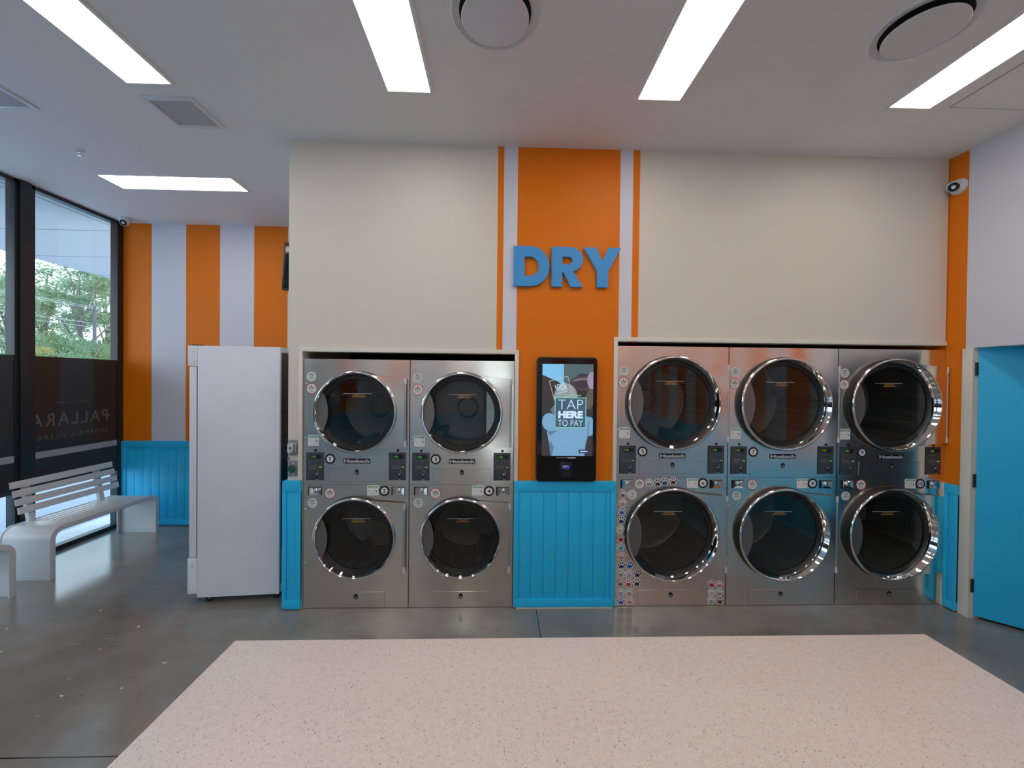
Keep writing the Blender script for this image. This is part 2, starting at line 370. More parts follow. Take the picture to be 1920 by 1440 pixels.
mb.use(M['cream']).box(-1.614, -1.52, W+wt, YB, 0, CZ)
struct(mb.build('wall_centre', smooth=False))
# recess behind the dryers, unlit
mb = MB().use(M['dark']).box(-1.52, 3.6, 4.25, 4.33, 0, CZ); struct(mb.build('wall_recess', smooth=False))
# back wall of the window alcove
mb = MB(); xs = [-4.46, -4.133, -3.736, -3.34, -2.942, -2.545, -2.15, -1.614]
for i in range(7): mb.use(M['orange' if i % 2 == 0 else 'white_paint']).box(xs[i], xs[i+1], YB, YB+.1, 0, CZ)
struct(mb.build('wall_back', smooth=False))
# right wall with doorway
mb = MB(); DY0, DY1, DH = 2.05, 3.008, 2.062
mb.use(M['orange']).box(XR, XR+.14, 3.063, 4.25, 0, CZ)
mb.use(M['white_paint']).box(XR, XR+.14, DY1, 3.063, DH, CZ).box(XR, XR+.14, DY0, DY1, DH, CZ)
mb.use(M['trim']).box(XR, XR+.14, DY1, 3.063, 0, DH)
y = DY0; e_ = [1.775, 1.383, .97, .58, .185, -.21, -.6, -1.0, -1.39, -1.79, -2.18, -2.57, -2.9, YF]
for i, y2 in enumerate(e_): mb.use(M['orange' if i % 2 else 'white_paint']).box(XR, XR+.14, y2, y, 1.0, CZ); y = y2
mb.use(M['blue']).box(XR, XR+.14, YF, DY0, 0, 1.0)
struct(mb.build('wall_right', smooth=False))
# wall behind the camera
mb = MB(); ed = [-4.46, -3.67, -3.28, -2.5, -2.1, -.35]
for i in range(len(ed)-1): mb.use(M['orange' if i % 2 else 'white_paint']).box(ed[i], ed[i+1], YF-.1, YF, 1.0, CZ)
ed = [.25, 1.2, 1.6, 2.0, 2.4, 2.8, 3.2, 3.6]
for i in range(len(ed)-1): mb.use(M['orange' if i % 2 else 'white_paint']).box(ed[i], ed[i+1], YF-.1, YF, 1.0, CZ)
mb.use(M['blue']).box(-4.46, -.35, YF-.1, YF, 0, 1.0).box(.25, 3.6, YF-.1, YF, 0, 1.0)
mb.use(M['white_paint']).box(-.35, .25, YF-.1, YF, 2.3, CZ)
mb.use(M['frame']).box(-.35, .25, YF-.1, YF, 2.24, 2.3).box(-.35, .25, YF-.1, YF, 0, .06).box(-.35, -.29, YF-.1, YF, .06, 2.24).box(.19, .25, YF-.1, YF, .06, 2.24)
struct(mb.build('wall_behind', smooth=False))
struct(MB().box(-.29, .19, YF-.054, YF-.046, .06, 2.24).build('window_7', M['glass'], smooth=False))
# unseen passage added beyond the doorway to shield it from light
mb = MB().use(M['white_paint']).box(3.74, 5.2, 3.5, 3.6, 0, 2.6).box(5.1, 5.2, 1.2, 3.5, 0, 2.6).box(3.74, 5.2, 1.1, 1.2, 0, 2.6).box(3.74, 5.2, 1.1, 3.6, 2.5, 2.6)
mb.use(M['floor']).box(3.75, 5.2, 1.1, 3.6, -.1, 0)
struct(mb.build('wall_passage_shield', smooth=False))

# trims round the two openings
def opening_trim(name, x0, x1, zt, zb, right_floor):
    mb = MB(); t = .030; y0 = W-.014
    mb.box(x0-t, x1+(t if not right_floor else 0), y0, W, zt, zt+t+.002)
    mb.box(x0-t, x0, y0, W, zb, zt)
    mb.box(x1, x1+t, y0, W, zb, zt) if not right_floor else mb.box(x1-.006, x1+.006, y0-.016, W, 0, .99)
    return struct(mb.build(name, M['trim'], bevel=.0015))
opening_trim('trim_1', OL[0], OL[1], OL[2], .995, False)
opening_trim('trim_2', OR_[0]+.002, OR_[1], OR_[2], .995, True)

# blue board-and-frame dado panels
def dado(name, x0, x1, zt, base, axis='y', front=-1, stile=.045, board=.0975, rail=.075, thick=.030):
    mb = MB(); f = base+front*thick; g = base+front*(thick-.009); bk = base+front*(thick-.014)
    def B(a0, a1, d0, d1, z0, z1):
        mb.box(a0, a1, d0, d1, z0, z1) if axis == 'y' else mb.box(d0, d1, a0, a1, z0, z1)
    B(x0, x1, base, f, .012, .075); B(x0, x1, base, f, zt-rail, zt); B(x0, x0+stile, base, f, .075, zt-rail); B(x1-stile, x1, base, f, .075, zt-rail)
    B(x0, x1, base, bk, .075, zt-rail)
    a = x0+stile
    while a < x1-stile-.004:
        e = min(a+board, x1-stile); B(a+.002, e-.002, bk, g, .075, zt-rail); a = e
    return struct(mb.build(name, M['blue'], bevel=.0012))
dado('trim_3', .125, .922, .995, W, stile=.038)
dado('trim_4', -1.641, -1.505, .992, W, stile=.030, board=.2, rail=.080)
dado('trim_5', -4.458, -1.66, 1.012, YB, stile=.05)
dado('trim_6', 3.0805, W-.03, .992, XR, axis='x', stile=.028, board=.2)
struct(MB().box(.15, .905, W-.027, W, 0, .011).build('baseboard_centre', M['trim'], smooth=False))
struct(MB().box(-1.641, -1.614, W+.001, YB-.035, 0, .990).build('trim_7', M['blue'], smooth=False))

# doorway architrave and the open blue door
struct(MB().box(XR-.006, XR, 3.008, 3.080, 0, DH-.004).build('trim_8', M['trim'], bevel=.002))
dr = bpy.data.objects.new('door_1', None); COL.objects.link(dr); dr.location = (3.632, 3.001, 0); dr.rotation_euler = (0, 0, math.atan2(-.179, .171)); struct(dr)
MB().box(0, .82, 0, .045, .022, 2.10).build('door_leaf', M['door_blue'], dr, bevel=.002)
for z in (.25, 1.05, 1.9):
    MB().lathe([(0, z-.05), (.009, z-.05), (.009, z+.05), (0, z+.05)], (-.012, -.006, 0), 12, 'z').box(-.012, .0, -.004, -.001, z-.05, z+.05).build('hinge', M['frame'], dr)
MB().box(-.02, .82, .046, .05, 0.001, .02).build('seal_or_gap_shade', M['rubber'], dr)  # black strip put in for the shade in the gap below the leaf
h = MB().box(.70, .80, -.012, 0, .93, 1.09).tube([(.75, -.01, 1.0), (.75, -.06, 1.0), (.64, -.06, 1.0)], .009)
h.build('door_handle', M['chrome'], dr)

# ------------------------------------------------------------ windows
GX = -4.475
bays = [(4.095, 4.945), (2.755, 3.925), (1.415, 2.585), (.075, 1.245), (-1.265, -.095), (-2.605, -1.435)]
mb = MB()
FX0, FX1 = -4.54, -4.46
mb.box(FX0, FX1, YF, YB, 3.552, CZ).box(FX0, FX1, YF, YB, 0, .048)
ys = [(4.974, YB)] + [(bays[i+1][1], bays[i][0]) for i in range(len(bays)-1)] + [(YF, bays[-1][0])]
ys[0] = (4.945, YB)
for k_, (a, b) in enumerate(ys):
    mb.box(FX0, FX1, a, b+(.06 if k_ == 0 else 0), 0, CZ)
    if 0 < k_ < len(ys)-1: mb.box(FX1, FX1+.022, a+.030, b-.045, 0, CZ)
struct(mb.build('wall_left', M['frame'], smooth=False))
def film_text(mb):
    x = GX+.0105
    k = abs(x)/4.5; Z_ = lambda z: 1.78+(z-1.78)*k
    put_text(mb, 'PALLARA', 4.085*k, 4.870*k, Z_(1.268), Z_(1.397), x, .008, 0, 1.25, 'yz', True)
    put_text(mb, 'SHOPPING VILLAGE', 4.10*k, 4.866*k, Z_(1.138), Z_(1.184), x, .006, 0, 1.5, 'yz', True)
    put_text(mb, 'WHERE LOCALS MEET', 4.31*k, 4.684*k, Z_(1.489), Z_(1.512), x, .0, 0, 1.3, 'yz', True)
    mb.box(x-.0002, x, 4.858*k, 4.902*k, Z_(1.320), Z_(1.332))
    return mb
for i, (a, b) in enumerate(bays):
    wn = MB().box(GX-.004, GX+.004, a-.01, b+.01, .045, 3.555).build('window_%d' % (i+1), M['glass'], smooth=False); struct(wn)
    fm = MB().box(GX+.006, GX+.008, a, b, .672, 1.963).build('privacy_film', M['film'], wn, smooth=False)
    MB().box(GX+.009, GX+.010, a, b, .968, 1.032).build('film_band', M['film_band'], fm, smooth=False)
    if i < 1:
        t = film_text(MB())
        if i: t.v = [(x, y-1.17, z) for x, y, z in t.v]
        t.v = [(x, min(max(y, a), b), z) for x, y, z in t.v]
        t.build('film_lettering', M['film_text'], fm, smooth=False)
# soffit outside
mb = MB().use(M['soffit']).box(-7.28, -4.56, -3.2, 12, 3.60, 3.75)
for y in (1.79, 2.97, 4.15, 5.33, 6.51, 7.69): mb.use(M['joint']).box(-7.27, -4.63, y-.004, y+.004, 3.598, 3.602)
mb.use(M['joint']).box(-4.735, -4.728, -3.2, 12, 3.597, 3.602)
struct(mb.build('ceiling_canopy', smooth=False))
mb = MB().use(M['asphalt']).box(-70, -4.62, -30, 75, -.25, -.045)
struct(mb.build('floor_outside', smooth=False))
mb = MB().use(M['kerb']).box(-4.90, -4.56, -3.2, 12, -.045, .02).box(-9.6, -9.2, -8, 20, -.045, .08).box(-7.5, -7.38, -8, 20, -.044, -.04)
struct(mb.build('trim_9', smooth=False))

# ------------------------------------------------------------ dryers
SM = dict(w=.803, r=.317, kind='small')
LG = dict(w=.884, r=.372, kind='large')
def circ(cx, cz, r, n, a0=0): return [(cx+r*math.cos(a0+2*PI*i/n), cz+r*math.sin(a0+2*PI*i/n)) for i in range(n)]
def cabinet_mesh(w, z0, z1, cz, r, depth=.72):
    mb = MB(); n = 96; hw = w/2
    # front sheet with a round hole: ring of quads from circle to rectangle
    inner = circ(0, cz, r, n); outer = []
    for i in range(n):
        a = 2*PI*i/n; dx, dz = math.cos(a), math.sin(a)
        t = min((hw/abs(dx)) if abs(dx) > 1e-9 else 1e9, ((z1-cz if dz > 0 else cz-z0)/abs(dz)) if abs(dz) > 1e-9 else 1e9)
        outer.append((dx*t, cz+dz*t))
    # snap nearest outer points to the corners
    for cx_, cz_ in ((hw, z0), (hw, z1), (-hw, z0), (-hw, z1)):
        k = min(range(n), key=lambda i: (outer[i][0]-cx_)**2+(outer[i][1]-cz_)**2); outer[k] = (cx_, cz_)
    mb.v += [(x, 0, z) for x, z in inner]+[(x, 0, z) for x, z in outer]+[(x, .05, z) for x, z in inner]
    for i in range(n):
        j = (i+1) % n; mb.face((i, n+i, n+j, j)); mb.face((i, j, 2*n+j, 2*n+i))
    # sides, top, bottom, back
    def q(*p): b = len(mb.v); mb.v += p; mb.face(range(b, b+4))
    q((-hw, 0, z0), (-hw, 0, z1), (-hw, depth, z1), (-hw, depth, z0)); q((hw, 0, z0), (hw, depth, z0), (hw, depth, z1), (hw, 0, z1))
    q((-hw, 0, z1), (hw, 0, z1), (hw, depth, z1), (-hw, depth, z1)); q((-hw, 0, z0), (-hw, depth, z0), (hw, depth, z0), (hw, 0, z0)); q((-hw, depth, z0), (-hw, depth, z1), (hw, depth, z1), (hw, depth, z0))
    return mb
def round_sticker(par, x, z, r, red, paw=False):
    mb = MB().use(M['sticker' if red else 'sticker_grey']).disc(x, z, r*(.9 if red else 1), -.0012)
    if red: mb.use(M['red']).ring(x, z, r*.88, r, -.0013)
    rows = [(.30, .62, .11), (.12, .5, .09), (-.06, .66, .09), (-.26, .45, .05), (-.42, .55, .05), (-.58, .35, .05)] if red else [(.62, .32, .10), (.44, .5, .09), (.22, .68, .07), (.0, .30, .06), (-.18, .72, .09), (-.5, .42, .07)]
    if paw: rows = [(.6, .5, .08), (-.3, .7, .05), (-.5, .6, .05), (-.68, .4, .04)]
    for i, (dz, hw, th) in enumerate(rows):
        mb.use(M['text']).box(x-hw*r, x+hw*r, -.0018, -.0012, z+dz*r-th*r*.5, z+dz*r+th*r*.5)
    if red:
        mb.use(M['red']).prism([(x-.20*r, z+.42*r), (x+.20*r, z+.42*r), (x, z+.76*r)], -.0018, -.0012)
    if paw: mb.use(M['text']).sphere((x, -.001, z+.15*r), r*.2, 10, (1, .05, .8)).tube([(x+.05*r, -.0015, z+.1*r), (x+.3*r, -.0015, z-.1*r)], r*.05, 6)
    mb.build('warning_sticker' if red else 'round_sticker', None, par, smooth=False)
def square_sticker(par, x0, x1, z0, z1):
    r = .006; w_ = x1-x0; h_ = z1-z0; P = lambda a, b, c, d: (x0+a*w_, x0+b*w_, -.0020, -.0014, z0+c*h_, z0+d*h_)
    mb = MB().use(M['sticker']).rbox(x0, x1, -.0012, -.0004, z0, z1, r)
    mb.use(M['green']).box(*P(.08, .92, .76, .90)).box(*P(.06, .94, .92, .935)).use(M['sticker']).box(x0+.2*w_, x0+.8*w_, -.0024, -.0020, z0+.81*h_, z0+.85*h_)
    mb.use(M['text']).box(*P(.60, .63, .38, .62)).box(*P(.2, .8, .16, .18))
    b = len(mb.v); mb.v += [(x0+a*w_, -.0020, z0+c*h_) for a, c in ((.72, .58), (.80, .52), (.90, .34), (.84, .30), (.76, .44))]; mb.face(range(b, b+5))
    mb.use(M['grey']).box(*P(.16, .18, .38, .66)).box(*P(.18, .46, .38, .40))
    mb.build('instruction_sticker', None, par, smooth=False)
def number_badge(par, x, z, num):
    mb = MB().use(M['navy']).disc(x, z, .040, -.0012, 40).use(M['sticker']).disc(x, z, .0265, -.0020, 32)
    o = mb.build('number_badge', None, par, smooth=False)
    t = MB(); hw = .011 if len(num) == 1 else .017
    if num == '1': t.prism([(x-.003, z-.0155), (x+.004, z-.0155), (x+.004, z+.0155), (x-.001, z+.0155), (x-.008, z+.009), (x-.006, z+.005), (x-.003, z+.007)], -.0026, -.0022)
    else: put_text(t, num, x-hw, x+hw, z-.0155, z+.0155, -.0026, .02)
    tag(t.build('badge_number', M['navy'], o, smooth=False), 'black number %s' % num)
def drawer(par, x0, x1, z0, z1, hx, hz):
    mb = MB().use(M['steel']).rbox(x0+.004, x1-.004, -.004, .004, z0+.004, z1-.004, .004)
    mb.use(M['chrome']); t = .0035
    for b in ((x0, x1, z1-t, z1), (x0, x1, z0, z0+t), (x0, x0+t, z0, z1), (x1-t, x1, z0, z1)): mb.box(b[0], b[1], -.0025, 0, b[2], b[3])
    o = mb.build('lint_drawer', None, par, bevel=0)
    e = [(hx+.016*math.cos(2*PI*i/24), hz+.021*math.sin(2*PI*i/24)) for i in range(24)]
    MB().use(M['black']).prism(e, -.0055, -.004).use(M['grey']).disc(hx-.001, hz-.006, .008, -.0095, 20, .004).build('drawer_lock', None, o)
def control(par, x0, x1, z0, z1):
    w_ = x1-x0; h_ = z1-z0; X = lambda a: x0+a*w_; Z = lambda b: z1-b*h_
    o = MB().box(x0, x1, -.003, 0, z0, z1).build('control_panel', M['panel'], par, bevel=.001)
    MB().use(M['rubber']).box(x0-.004, x0, -.002, 0, z0-.002, z1+.004).box(x0, x1, -.002, 0, z1, z1+.004).build('panel_gasket', None, o)
    mb = MB().use(M['black']).box(X(.2), X(.85), -.0038, -.003, Z(.20), Z(.06))
    mb.use(M['green_led']); put_text(mb, '100', X(.27), X(.53), Z(.165), Z(.095), -.0042, .0)
    mb.build('display', None, o, smooth=False)
    MB().box(X(.72), X(.89), -.0040, -.003, Z(.53), Z(.50)).build('start_light', M['green_led'], o, smooth=False)
    mb = MB().use(M['grey'])
    for a, b in ((.22, .30), (.48, .30), (.62, .30), (.12, .38), (.90, .38)): mb.disc(X(a), Z(b), .003, -.0036, 10)
    for b in (.46, .51, .56): mb.box(X(.16), X(.62), -.0036, -.003, Z(b+.012), Z(b))
    mb.build('control_print', None, o, smooth=False)
    mb = MB().use(M['black']).box(X(.61), X(.66), -.005, -.003, Z(.95), Z(.80)).use(M['chrome']).sphere((X(.60), -.006, Z(.775)), .0055, 12).box(X(.54), X(.70), -.006, -.003, Z(.985), Z(.955)).tube([(X(.66), -.005, Z(.80)), (X(.70), -.006, Z(.70)), (X(.66), -.005, Z(.62))], .001, 6)
    mb.build('coin_slot', None, o)
def coin_lock(par, x0, x1, z0, z1):
    mb = MB(); cx, cz = (x0+x1)/2+.006, (z0+z1)/2
    mb.use(M['black']).box(x0, x1, -.002, 0, z0, z1)
    a = [(x0+.012, z0+.003), (x1-.003, z0+.003), (x1-.003, z1-.003), (x0+.012, z1-.003)]; b_in = [(cx-.020, cz-.016), (cx+.020, cz-.016), (cx+.020, cz+.016), (cx-.020, cz+.016)]
    mb.use(M['chrome']); k = len(mb.v); mb.v += [(x, -.011, z) for x, z in a]+[(x, -.003, z) for x, z in b_in]
    for i in range(4): j = (i+1) % 4; mb.face((k+i, k+j, k+4+j, k+4+i))
    mb.face((k+4, k+5, k+6, k+7))
    for i in range(4):
        j = (i+1) % 4; p = len(mb.v); mb.v += [(a[i][0], -.011, a[i][1]), (a[j][0], -.011, a[j][1]), (a[j][0], -.001, a[j][1]), (a[i][0], -.001, a[i][1])]; mb.face((p, p+1, p+2, p+3))
    o = mb.build('coin_box', None, par, smooth=False)
    MB().use(M['chrome']).lathe([(.013, -.002), (.013, -.009), (.010, -.011), (0, -.011)], (cx, 0, cz), 24).use(M['black']).disc(cx, cz, .0045, -.0118, 12).build('lock', None, o)
def door(par, cz, r, hz0, hz1, hx, line_z, lx0, lx1):
    """chrome-ringed round door with glass, grip plate and hinge sheet"""
    k = r/.317; n = 128
    ring = MB().use(M['rubber']).lathe([(r-.012, .0), (r, -.001), (r, -.012), (r-.004, -.016), (r-.006, -.040)], (0, 0, cz), n)  # black rubber flange; its outer lip also stands in for a shadow gap
    P = [(r-.006, -.040), (r-.003, -.044), (r-.004, -.050), (r-.008, -.055), (r-.013, -.057), (r-.019, -.056), (r-.023, -.051), (r-.026, -.044), (r-.030*k, -.030), (r-.036*k, -.012), (r-.040*k, .002)]
    ring.use(M['chrome']).lathe(P, (0, 0, cz), n)
    o = ring.build('door', None, par); tag(o, 'round dryer door with polished chrome rim')
    g = r-.040*k
    gm = MB().use(M['rubber']).lathe([(g+.002, .002), (g-.020, -.004), (g-.026, .004), (g-.026, .020)], (0, 0, cz), n)
    gm.build('door_gasket', None, o)
    gl = MB().prism(circ(0, cz, g-.020, n), .006, .010).build('door_glass', M['door_glass'], o, smooth=False)
    # fill line and its two words, printed on the glass
    mb = MB().use(M['sticker_grey']).box(lx0, lx1, .0045, .005, line_z-.0012, line_z+.0012); mb.use(M['orange_text']); c = (lx0+lx1)/2+.01
    put_text(mb, 'MAX FILL LINE', c-.038, c+.038, line_z-.014, line_z-.005, .0048, .01)
    put_text(mb, 'FOR BEST RESULTS', c-.054, c+.054, line_z-.028, line_z-.019, .0048, .01)
    mb.build('fill_line', None, o, smooth=False)
    # grip plate: lens between the rim and an arc bulging to the right
    rr = r-.026*k; h_ = .150*k; xl = -math.sqrt(rr*rr-h_*h_); a0 = math.asin(h_/rr); pts = []
    for i in range(17): a = PI-a0+2*a0*i/16; pts.append((rr*math.cos(a), cz+rr*math.sin(a)))
    bulge = .040*k; R = (h_*h_+bulge*bulge)/(2*bulge); ccx = xl+bulge-R; b0 = math.asin(h_/R)
    for i in range(1, 16): a = -b0+2*b0*i/16; pts.append((ccx+R*math.cos(a), cz+R*math.sin(a)))
    MB().prism(pts, -.030, -.026).build('grip_plate', M['grip'], o, bevel=0)
    # hinge sheet from the rim to the hinge rod
    up = cz+.296*k*(1 if k > 1.05 else 1); dn = cz-.298*k
    rs = r-.010; t0 = math.asin(min(.999, (up-cz)/rs)); t1 = -math.asin(min(.999, (cz-dn)/rs)); poly = []
    for i in range(25): a = t0+(t1-t0)*i/24; poly.append((rs*math.cos(a), cz+rs*math.sin(a)))
    xs_ = rs*math.cos(t1); ze = hz0
    for i in range(1, 7): t = i/6; poly.append((xs_+(hx-xs_)*t, dn+(ze-dn)*(t**.55)))
    for i in range(0, 6): t = 1-i/6; poly.append((rs*math.cos(t0)+(hx-rs*math.cos(t0))*t, up+(hz1-up)*(t**.55)))
    # split top/bottom halves so the concave sheet triangulates cleanly
    arc = poly[:25]; edge = list(reversed(poly[25:31]))[0:0]
    hs = MB(); NN = 24; outer = []
    for i in range(NN+1):
        z = arc[i][1]; zt = hz1+(hz0-hz1)*i/NN; outer.append((hx, zt))
    def col(i, t):
        x = arc[i][0]+(outer[i][0]-arc[i][0])*t; s_ = t**.55; return (x, arc[i][1]+(outer[i][1]-arc[i][1])*s_)
    K = 6
    for y in (-.034, -.029):
        for i in range(NN+1):
            for j in range(K+1): x, z = col(i, j/K); hs.v.append((x, y+.004*(j/K), z))
    st = (NN+1)*(K+1)
    for i in range(NN):
        for j in range(K):
            a = i*(K+1)+j; hs.face((a, a+1, a+K+2, a+K+1)); hs.face((st+a, st+a+K+1, st+a+K+2, st+a+1))
    for i in (0, NN):
        for j in range(K): a = i*(K+1)+j; hs.face((a, a+1, st+a+1, st+a))
    for i in range(NN): a = i*(K+1)+K; hs.face((a, a+K+1, st+a+K+1, st+a))
    hs.build('hinge_plate', M['steel'], o)
    rd = MB().use(M['rod']).lathe([(0, hz0), (.0075, hz0), (.0075, hz1), (0, hz1)], (hx+.008, -.026, 0), 14, 'z')
    rd.use(M['logo_silver'])
    for a, b in ((hz0, hz0+.045), (hz1-.045, hz1)): rd.lathe([(0, a), (.0105, a), (.0105, b), (0, b)], (hx+.008, -.026, 0), 14, 'z')
    rd.use(M['grip']).box(hx+.002, hx+.014, -.026, 0, hz0+.01, hz0+.035).box(hx+.002, hx+.014, -.026, 0, hz1-.035, hz1-.01)
    rd.build('hinge_rod', None, o)
def drum(par, cz, r, rot):
    o = MB().lathe([(r-.03, .03), (r+.01, .05), (r+.01, .60), (r-.02, .62), (.10, .62), (.08, .60), (0, .60)], (0, 0, cz), 64).build('drum', M['drum'], par)
    for i in range(3):
        mb = MB(); a = rot+2*PI*i/3; R_ = r+.008
        b = len(mb.v)
        for y in (.07, .58):
            for da, rr in ((-.16, R_), (-.03, R_-.075), (.03, R_-.075), (.16, R_)): mb.v.append((rr*math.cos(a+da), y, cz+rr*math.sin(a+da)))
        for j in range(3): mb.face((b+j, b+j+1, b+5+j, b+4+j))
        mb.face((b, b+3, b+2, b+1)); mb.face((b+4, b+5, b+6, b+7))
        mb.build('drum_lifter', M['drum'], o, smooth=False)
def screws(par, x, zs):
    for z in zs: MB().lathe([(.006, 0), (.006, -.003), (.003, -.0055), (0, -.006)], (x, 0, z), 12).build('screw', M['chrome'], par)
HW = {'small': .4015, 'large': .442}
def make_dryer(kind, upper, X, num, label, z0, z1, rot=0.3, rnd=None):
    t = empty('tumble_dryer', (X, W, z0), label, 'dryer', None)
    hw = HW[kind]; S_ = kind == 'small'; r = .317 if S_ else .372; D = lambda z: z-z0
    if upper:
        cz = D(1.522 if S_ else 1.612)
    else:
        cz = D(.554 if S_ else .578)
    cabinet_mesh(hw*2, 0, z1-z0, cz, r-.006).build('cabinet', M['steel'], t, smooth=False)
    drum(t, cz, r-.02, rot)
    if S_: hz0, hz1, hx = ((D(1.258), D(1.786), .368) if upper else (D(.285), D(.823), .368))
    else: hz0, hz1, hx = ((D(1.311), D(1.918), .424) if upper else (D(.273), D(.882), .424))
    lz = cz+(.140 if S_ else .172)
    door(t, cz, r, hz0, hz1, hx, lz, -.105 if S_ else -.135, .112 if S_ else .088)
    if upper:
        if S_:
            control(t, -.378, -.248, D(.993), D(1.203)); control(t, .251, .379, D(.995), D(1.205))
            number_badge(t, -.202, D(1.158), num); lg = (-.100, .104, D(1.124), D(1.161)); drawer(t, -.218, .225, D(.981), D(1.091), .002, D(1.058))
            round_sticker(t, -.347, D(1.790), .037, False); round_sticker(t, -.345, D(1.698), .041, True); square_sticker(t, -.370, -.287, D(1.258), D(1.341))
            dots = ((-.313, 1.223), (.316, 1.225)); sc = (1.735, 1.32)
        else:
            control(t, -.418, -.290, D(1.052), D(1.268)); control(t, .289, .416, D(1.054), D(1.271))
            number_badge(t, -.238, D(1.228), num); lg = (-.103, .105, D(1.174), D(1.213)); drawer(t, -.265, .264, D(1.048), D(1.156), .002, D(1.122))
            round_sticker(t, -.392, D(1.863), .037, False); round_sticker(t, -.396, D(1.770), .041, True); square_sticker(t, -.424, -.340, D(1.331), D(1.418))
            dots = ((-.353, 1.288), (.353, 1.290)); sc = (1.825, 1.395)
        o = MB().rbox(lg[0], lg[1], -.003, 0, lg[2], lg[3], .003).build('brand_plate', M['black'], t)
        mb = MB(); put_text(mb, 'Huebsch', lg[0]+.006, lg[1]-.006, lg[2]+.006, lg[3]-.006, -.0036, .05); mb.build('brand_lettering', M['logo_silver'], o, smooth=False)
        for x, z in dots: MB().disc(x, D(z), .0105, -.0008, 24).build('panel_key_hole', M['black'], t, smooth=False)
    else:
        if S_:
            coin_lock(t, -.367, -.263, D(.877), D(.944)); coin_lock(t, .269, .372, D(.877), D(.944)); number_badge(t, .214, D(.912), num)
            round_sticker(t, -.201, D(.893), .041, True); round_sticker(t, -.333, D(.818), .037, False); square_sticker(t, .082, .169, D(.877), D(.955)); drawer(t, -.220, .223, D(.017), D(.126), .002, D(.092)); sc = (.769, .356)
        else:
            coin_lock(t, -.410, -.312, D(.939), D(1.005)); coin_lock(t, .304, .406, D(.939), D(1.005)); number_badge(t, .250, D(.978), num)
            if rnd: round_sticker(t, -.258, D(.970), .041, True); round_sticker(t, -.315, D(.886), .038, False, True)
            else: round_sticker(t, -.242, D(.968), .041, True); round_sticker(t, -.366, D(.878), .036, False)
            square_sticker(t, .122, .209, D(.940), D(1.016)); drawer(t, -.264, .267, D(.018), D(.127), .002, D(.092)); sc = (.80, .37)
    screws(t, -hw+.012, [D(z) for z in sc])
    return t
GS = [(-1.0925, 'small'), (-.2835, 'small'), (1.374, 'large'), (2.2645, 'large'), (3.155, 'large')]
names = ['leftmost stack', 'second stack', 'stack right of the kiosk', 'middle right-bank stack', 'stack by the orange wall']
k = 1; paw_dryer = None
for i, (X, kind) in enumerate(GS):
    zt, zm = (1.926, .960) if kind == 'small' else (2.057, 1.025)
    make_dryer(kind, True, X, str(k), 'steel tumble dryer badged %d, upper of the %s' % (k, names[i]), zm+.001, zt, .5+i*1.3)
    d = make_dryer(kind, False, X, str(k+1), 'steel tumble dryer badged %d, lower of the %s%s' % (k+1, names[i], ', with paw stickers' if i == 2 else ''), 0.004, zm-.001, .2+i*.9, rnd=(i == 2))
    if i == 2: paw_dryer = d
    k += 2

# paw stickers on dryer 6
def paw_shapes(s, grow=0.0):
    out = []
    pad = [(0, .06), (.20, .0), (.34, -.20), (.30, -.40), (.12, -.42), (0, -.36), (-.12, -.42), (-.30, -.40), (-.34, -.20), (-.20, .0)]
    if grow: pad = [(x*1.3, (z+.2)*1.35-.2) for x, z in pad]
    out.append([(x*s, z*s) for x, z in pad])
    for cx_, cz_, a in ((-.40, .06, .35), (-.15, .30, .1), (.15, .30, -.1), (.40, .06, -.35)):
        e = []
        for i in range(14):
            t = 2*PI*i/14; u = (.095+grow*.085)*math.cos(t); v = (.145+grow*.085)*math.sin(t)
            e.append(((cx_+u*math.cos(a)-v*math.sin(a))*s, (cz_+u*math.sin(a)+v*math.cos(a))*s))
        out.append(e)
    return out
def paw_mesh(name, m, grow, y):
    mb = MB()
    for i, p in enumerate(paw_shapes(.060, grow)): mb.prism(p, y-.00005*i, y+.0004)
    return mb.data(name, m, smooth=False)
white_paw = paw_mesh('paw_sticker', M['sticker'], 1.0, -.0010)
paw_print = paw_mesh('paw_print', M['navy'], 0.0, -.0018)
PC = {'navy': (.015, .03, .14), 'blue': (.03, .12, .45), 'black': (.02, .015, .03), 'red': (.45, .02, .04), 'pink': (.55, .20, .28), 'teal': (.10, .42, .48), 'grey': (.30, .29, .28), 'cream': (.55, .48, .38), 'lilac': (.38, .36, .55), 'maroon': (.12, .015, .04), 'brown': (.22, .12, .08), 'peach': (.62, .35, .25)}
PM = {k_: mat('paw_'+k_, v, .5) for k_, v in PC.items()}
paws = [(1.192, .979, 'grey'), (1.26, .981, 'black'), (1.317, .989, 'navy'), (1.385, .995, 'maroon'), (.984, .892, 'brown'), (.983, .822, 'pink'), (.978, .755, 'blue'), (.975, .685, 'navy'), (.967, .611, 'cream'), (.972, .541, 'red'), (.973, .473, 'teal'), (.978, .399, 'pink'), (.98, .327, 'navy'), (1.045, .328, 'blue'), (.976, .262, 'grey'), (1.044, .257, 'lilac'), (1.108, .259, 'maroon'), (.975, .189, 'brown'), (1.039, .185, 'red'), (1.105, .189, 'black'), (.977, .113, 'lilac'), (1.044, .113, 'grey'), (.98, .043, 'blue'), (1.047, .045, 'pink'), (1.706, .177, 'red'), (1.77, .171, 'pink'), (1.71, .107, 'cream'), (1.771, .106, 'grey'), (1.705, .044, 'grey'), (1.774, .042, 'maroon')]
for x, z, c in paws:
    o = bpy.data.objects.new('paw_sticker', white_paw); COL.objects.link(o); o.parent = paw_dryer; o.location = (x-1.374, 0, z-.004)
    p = bpy.data.objects.new('paw_print', paw_print); COL.objects.link(p); p.parent = o
    p.material_slots[0].link = 'OBJECT'; p.material_slots[0].material = PM[c]
    tag(o, 'paw sticker with %s print' % c)

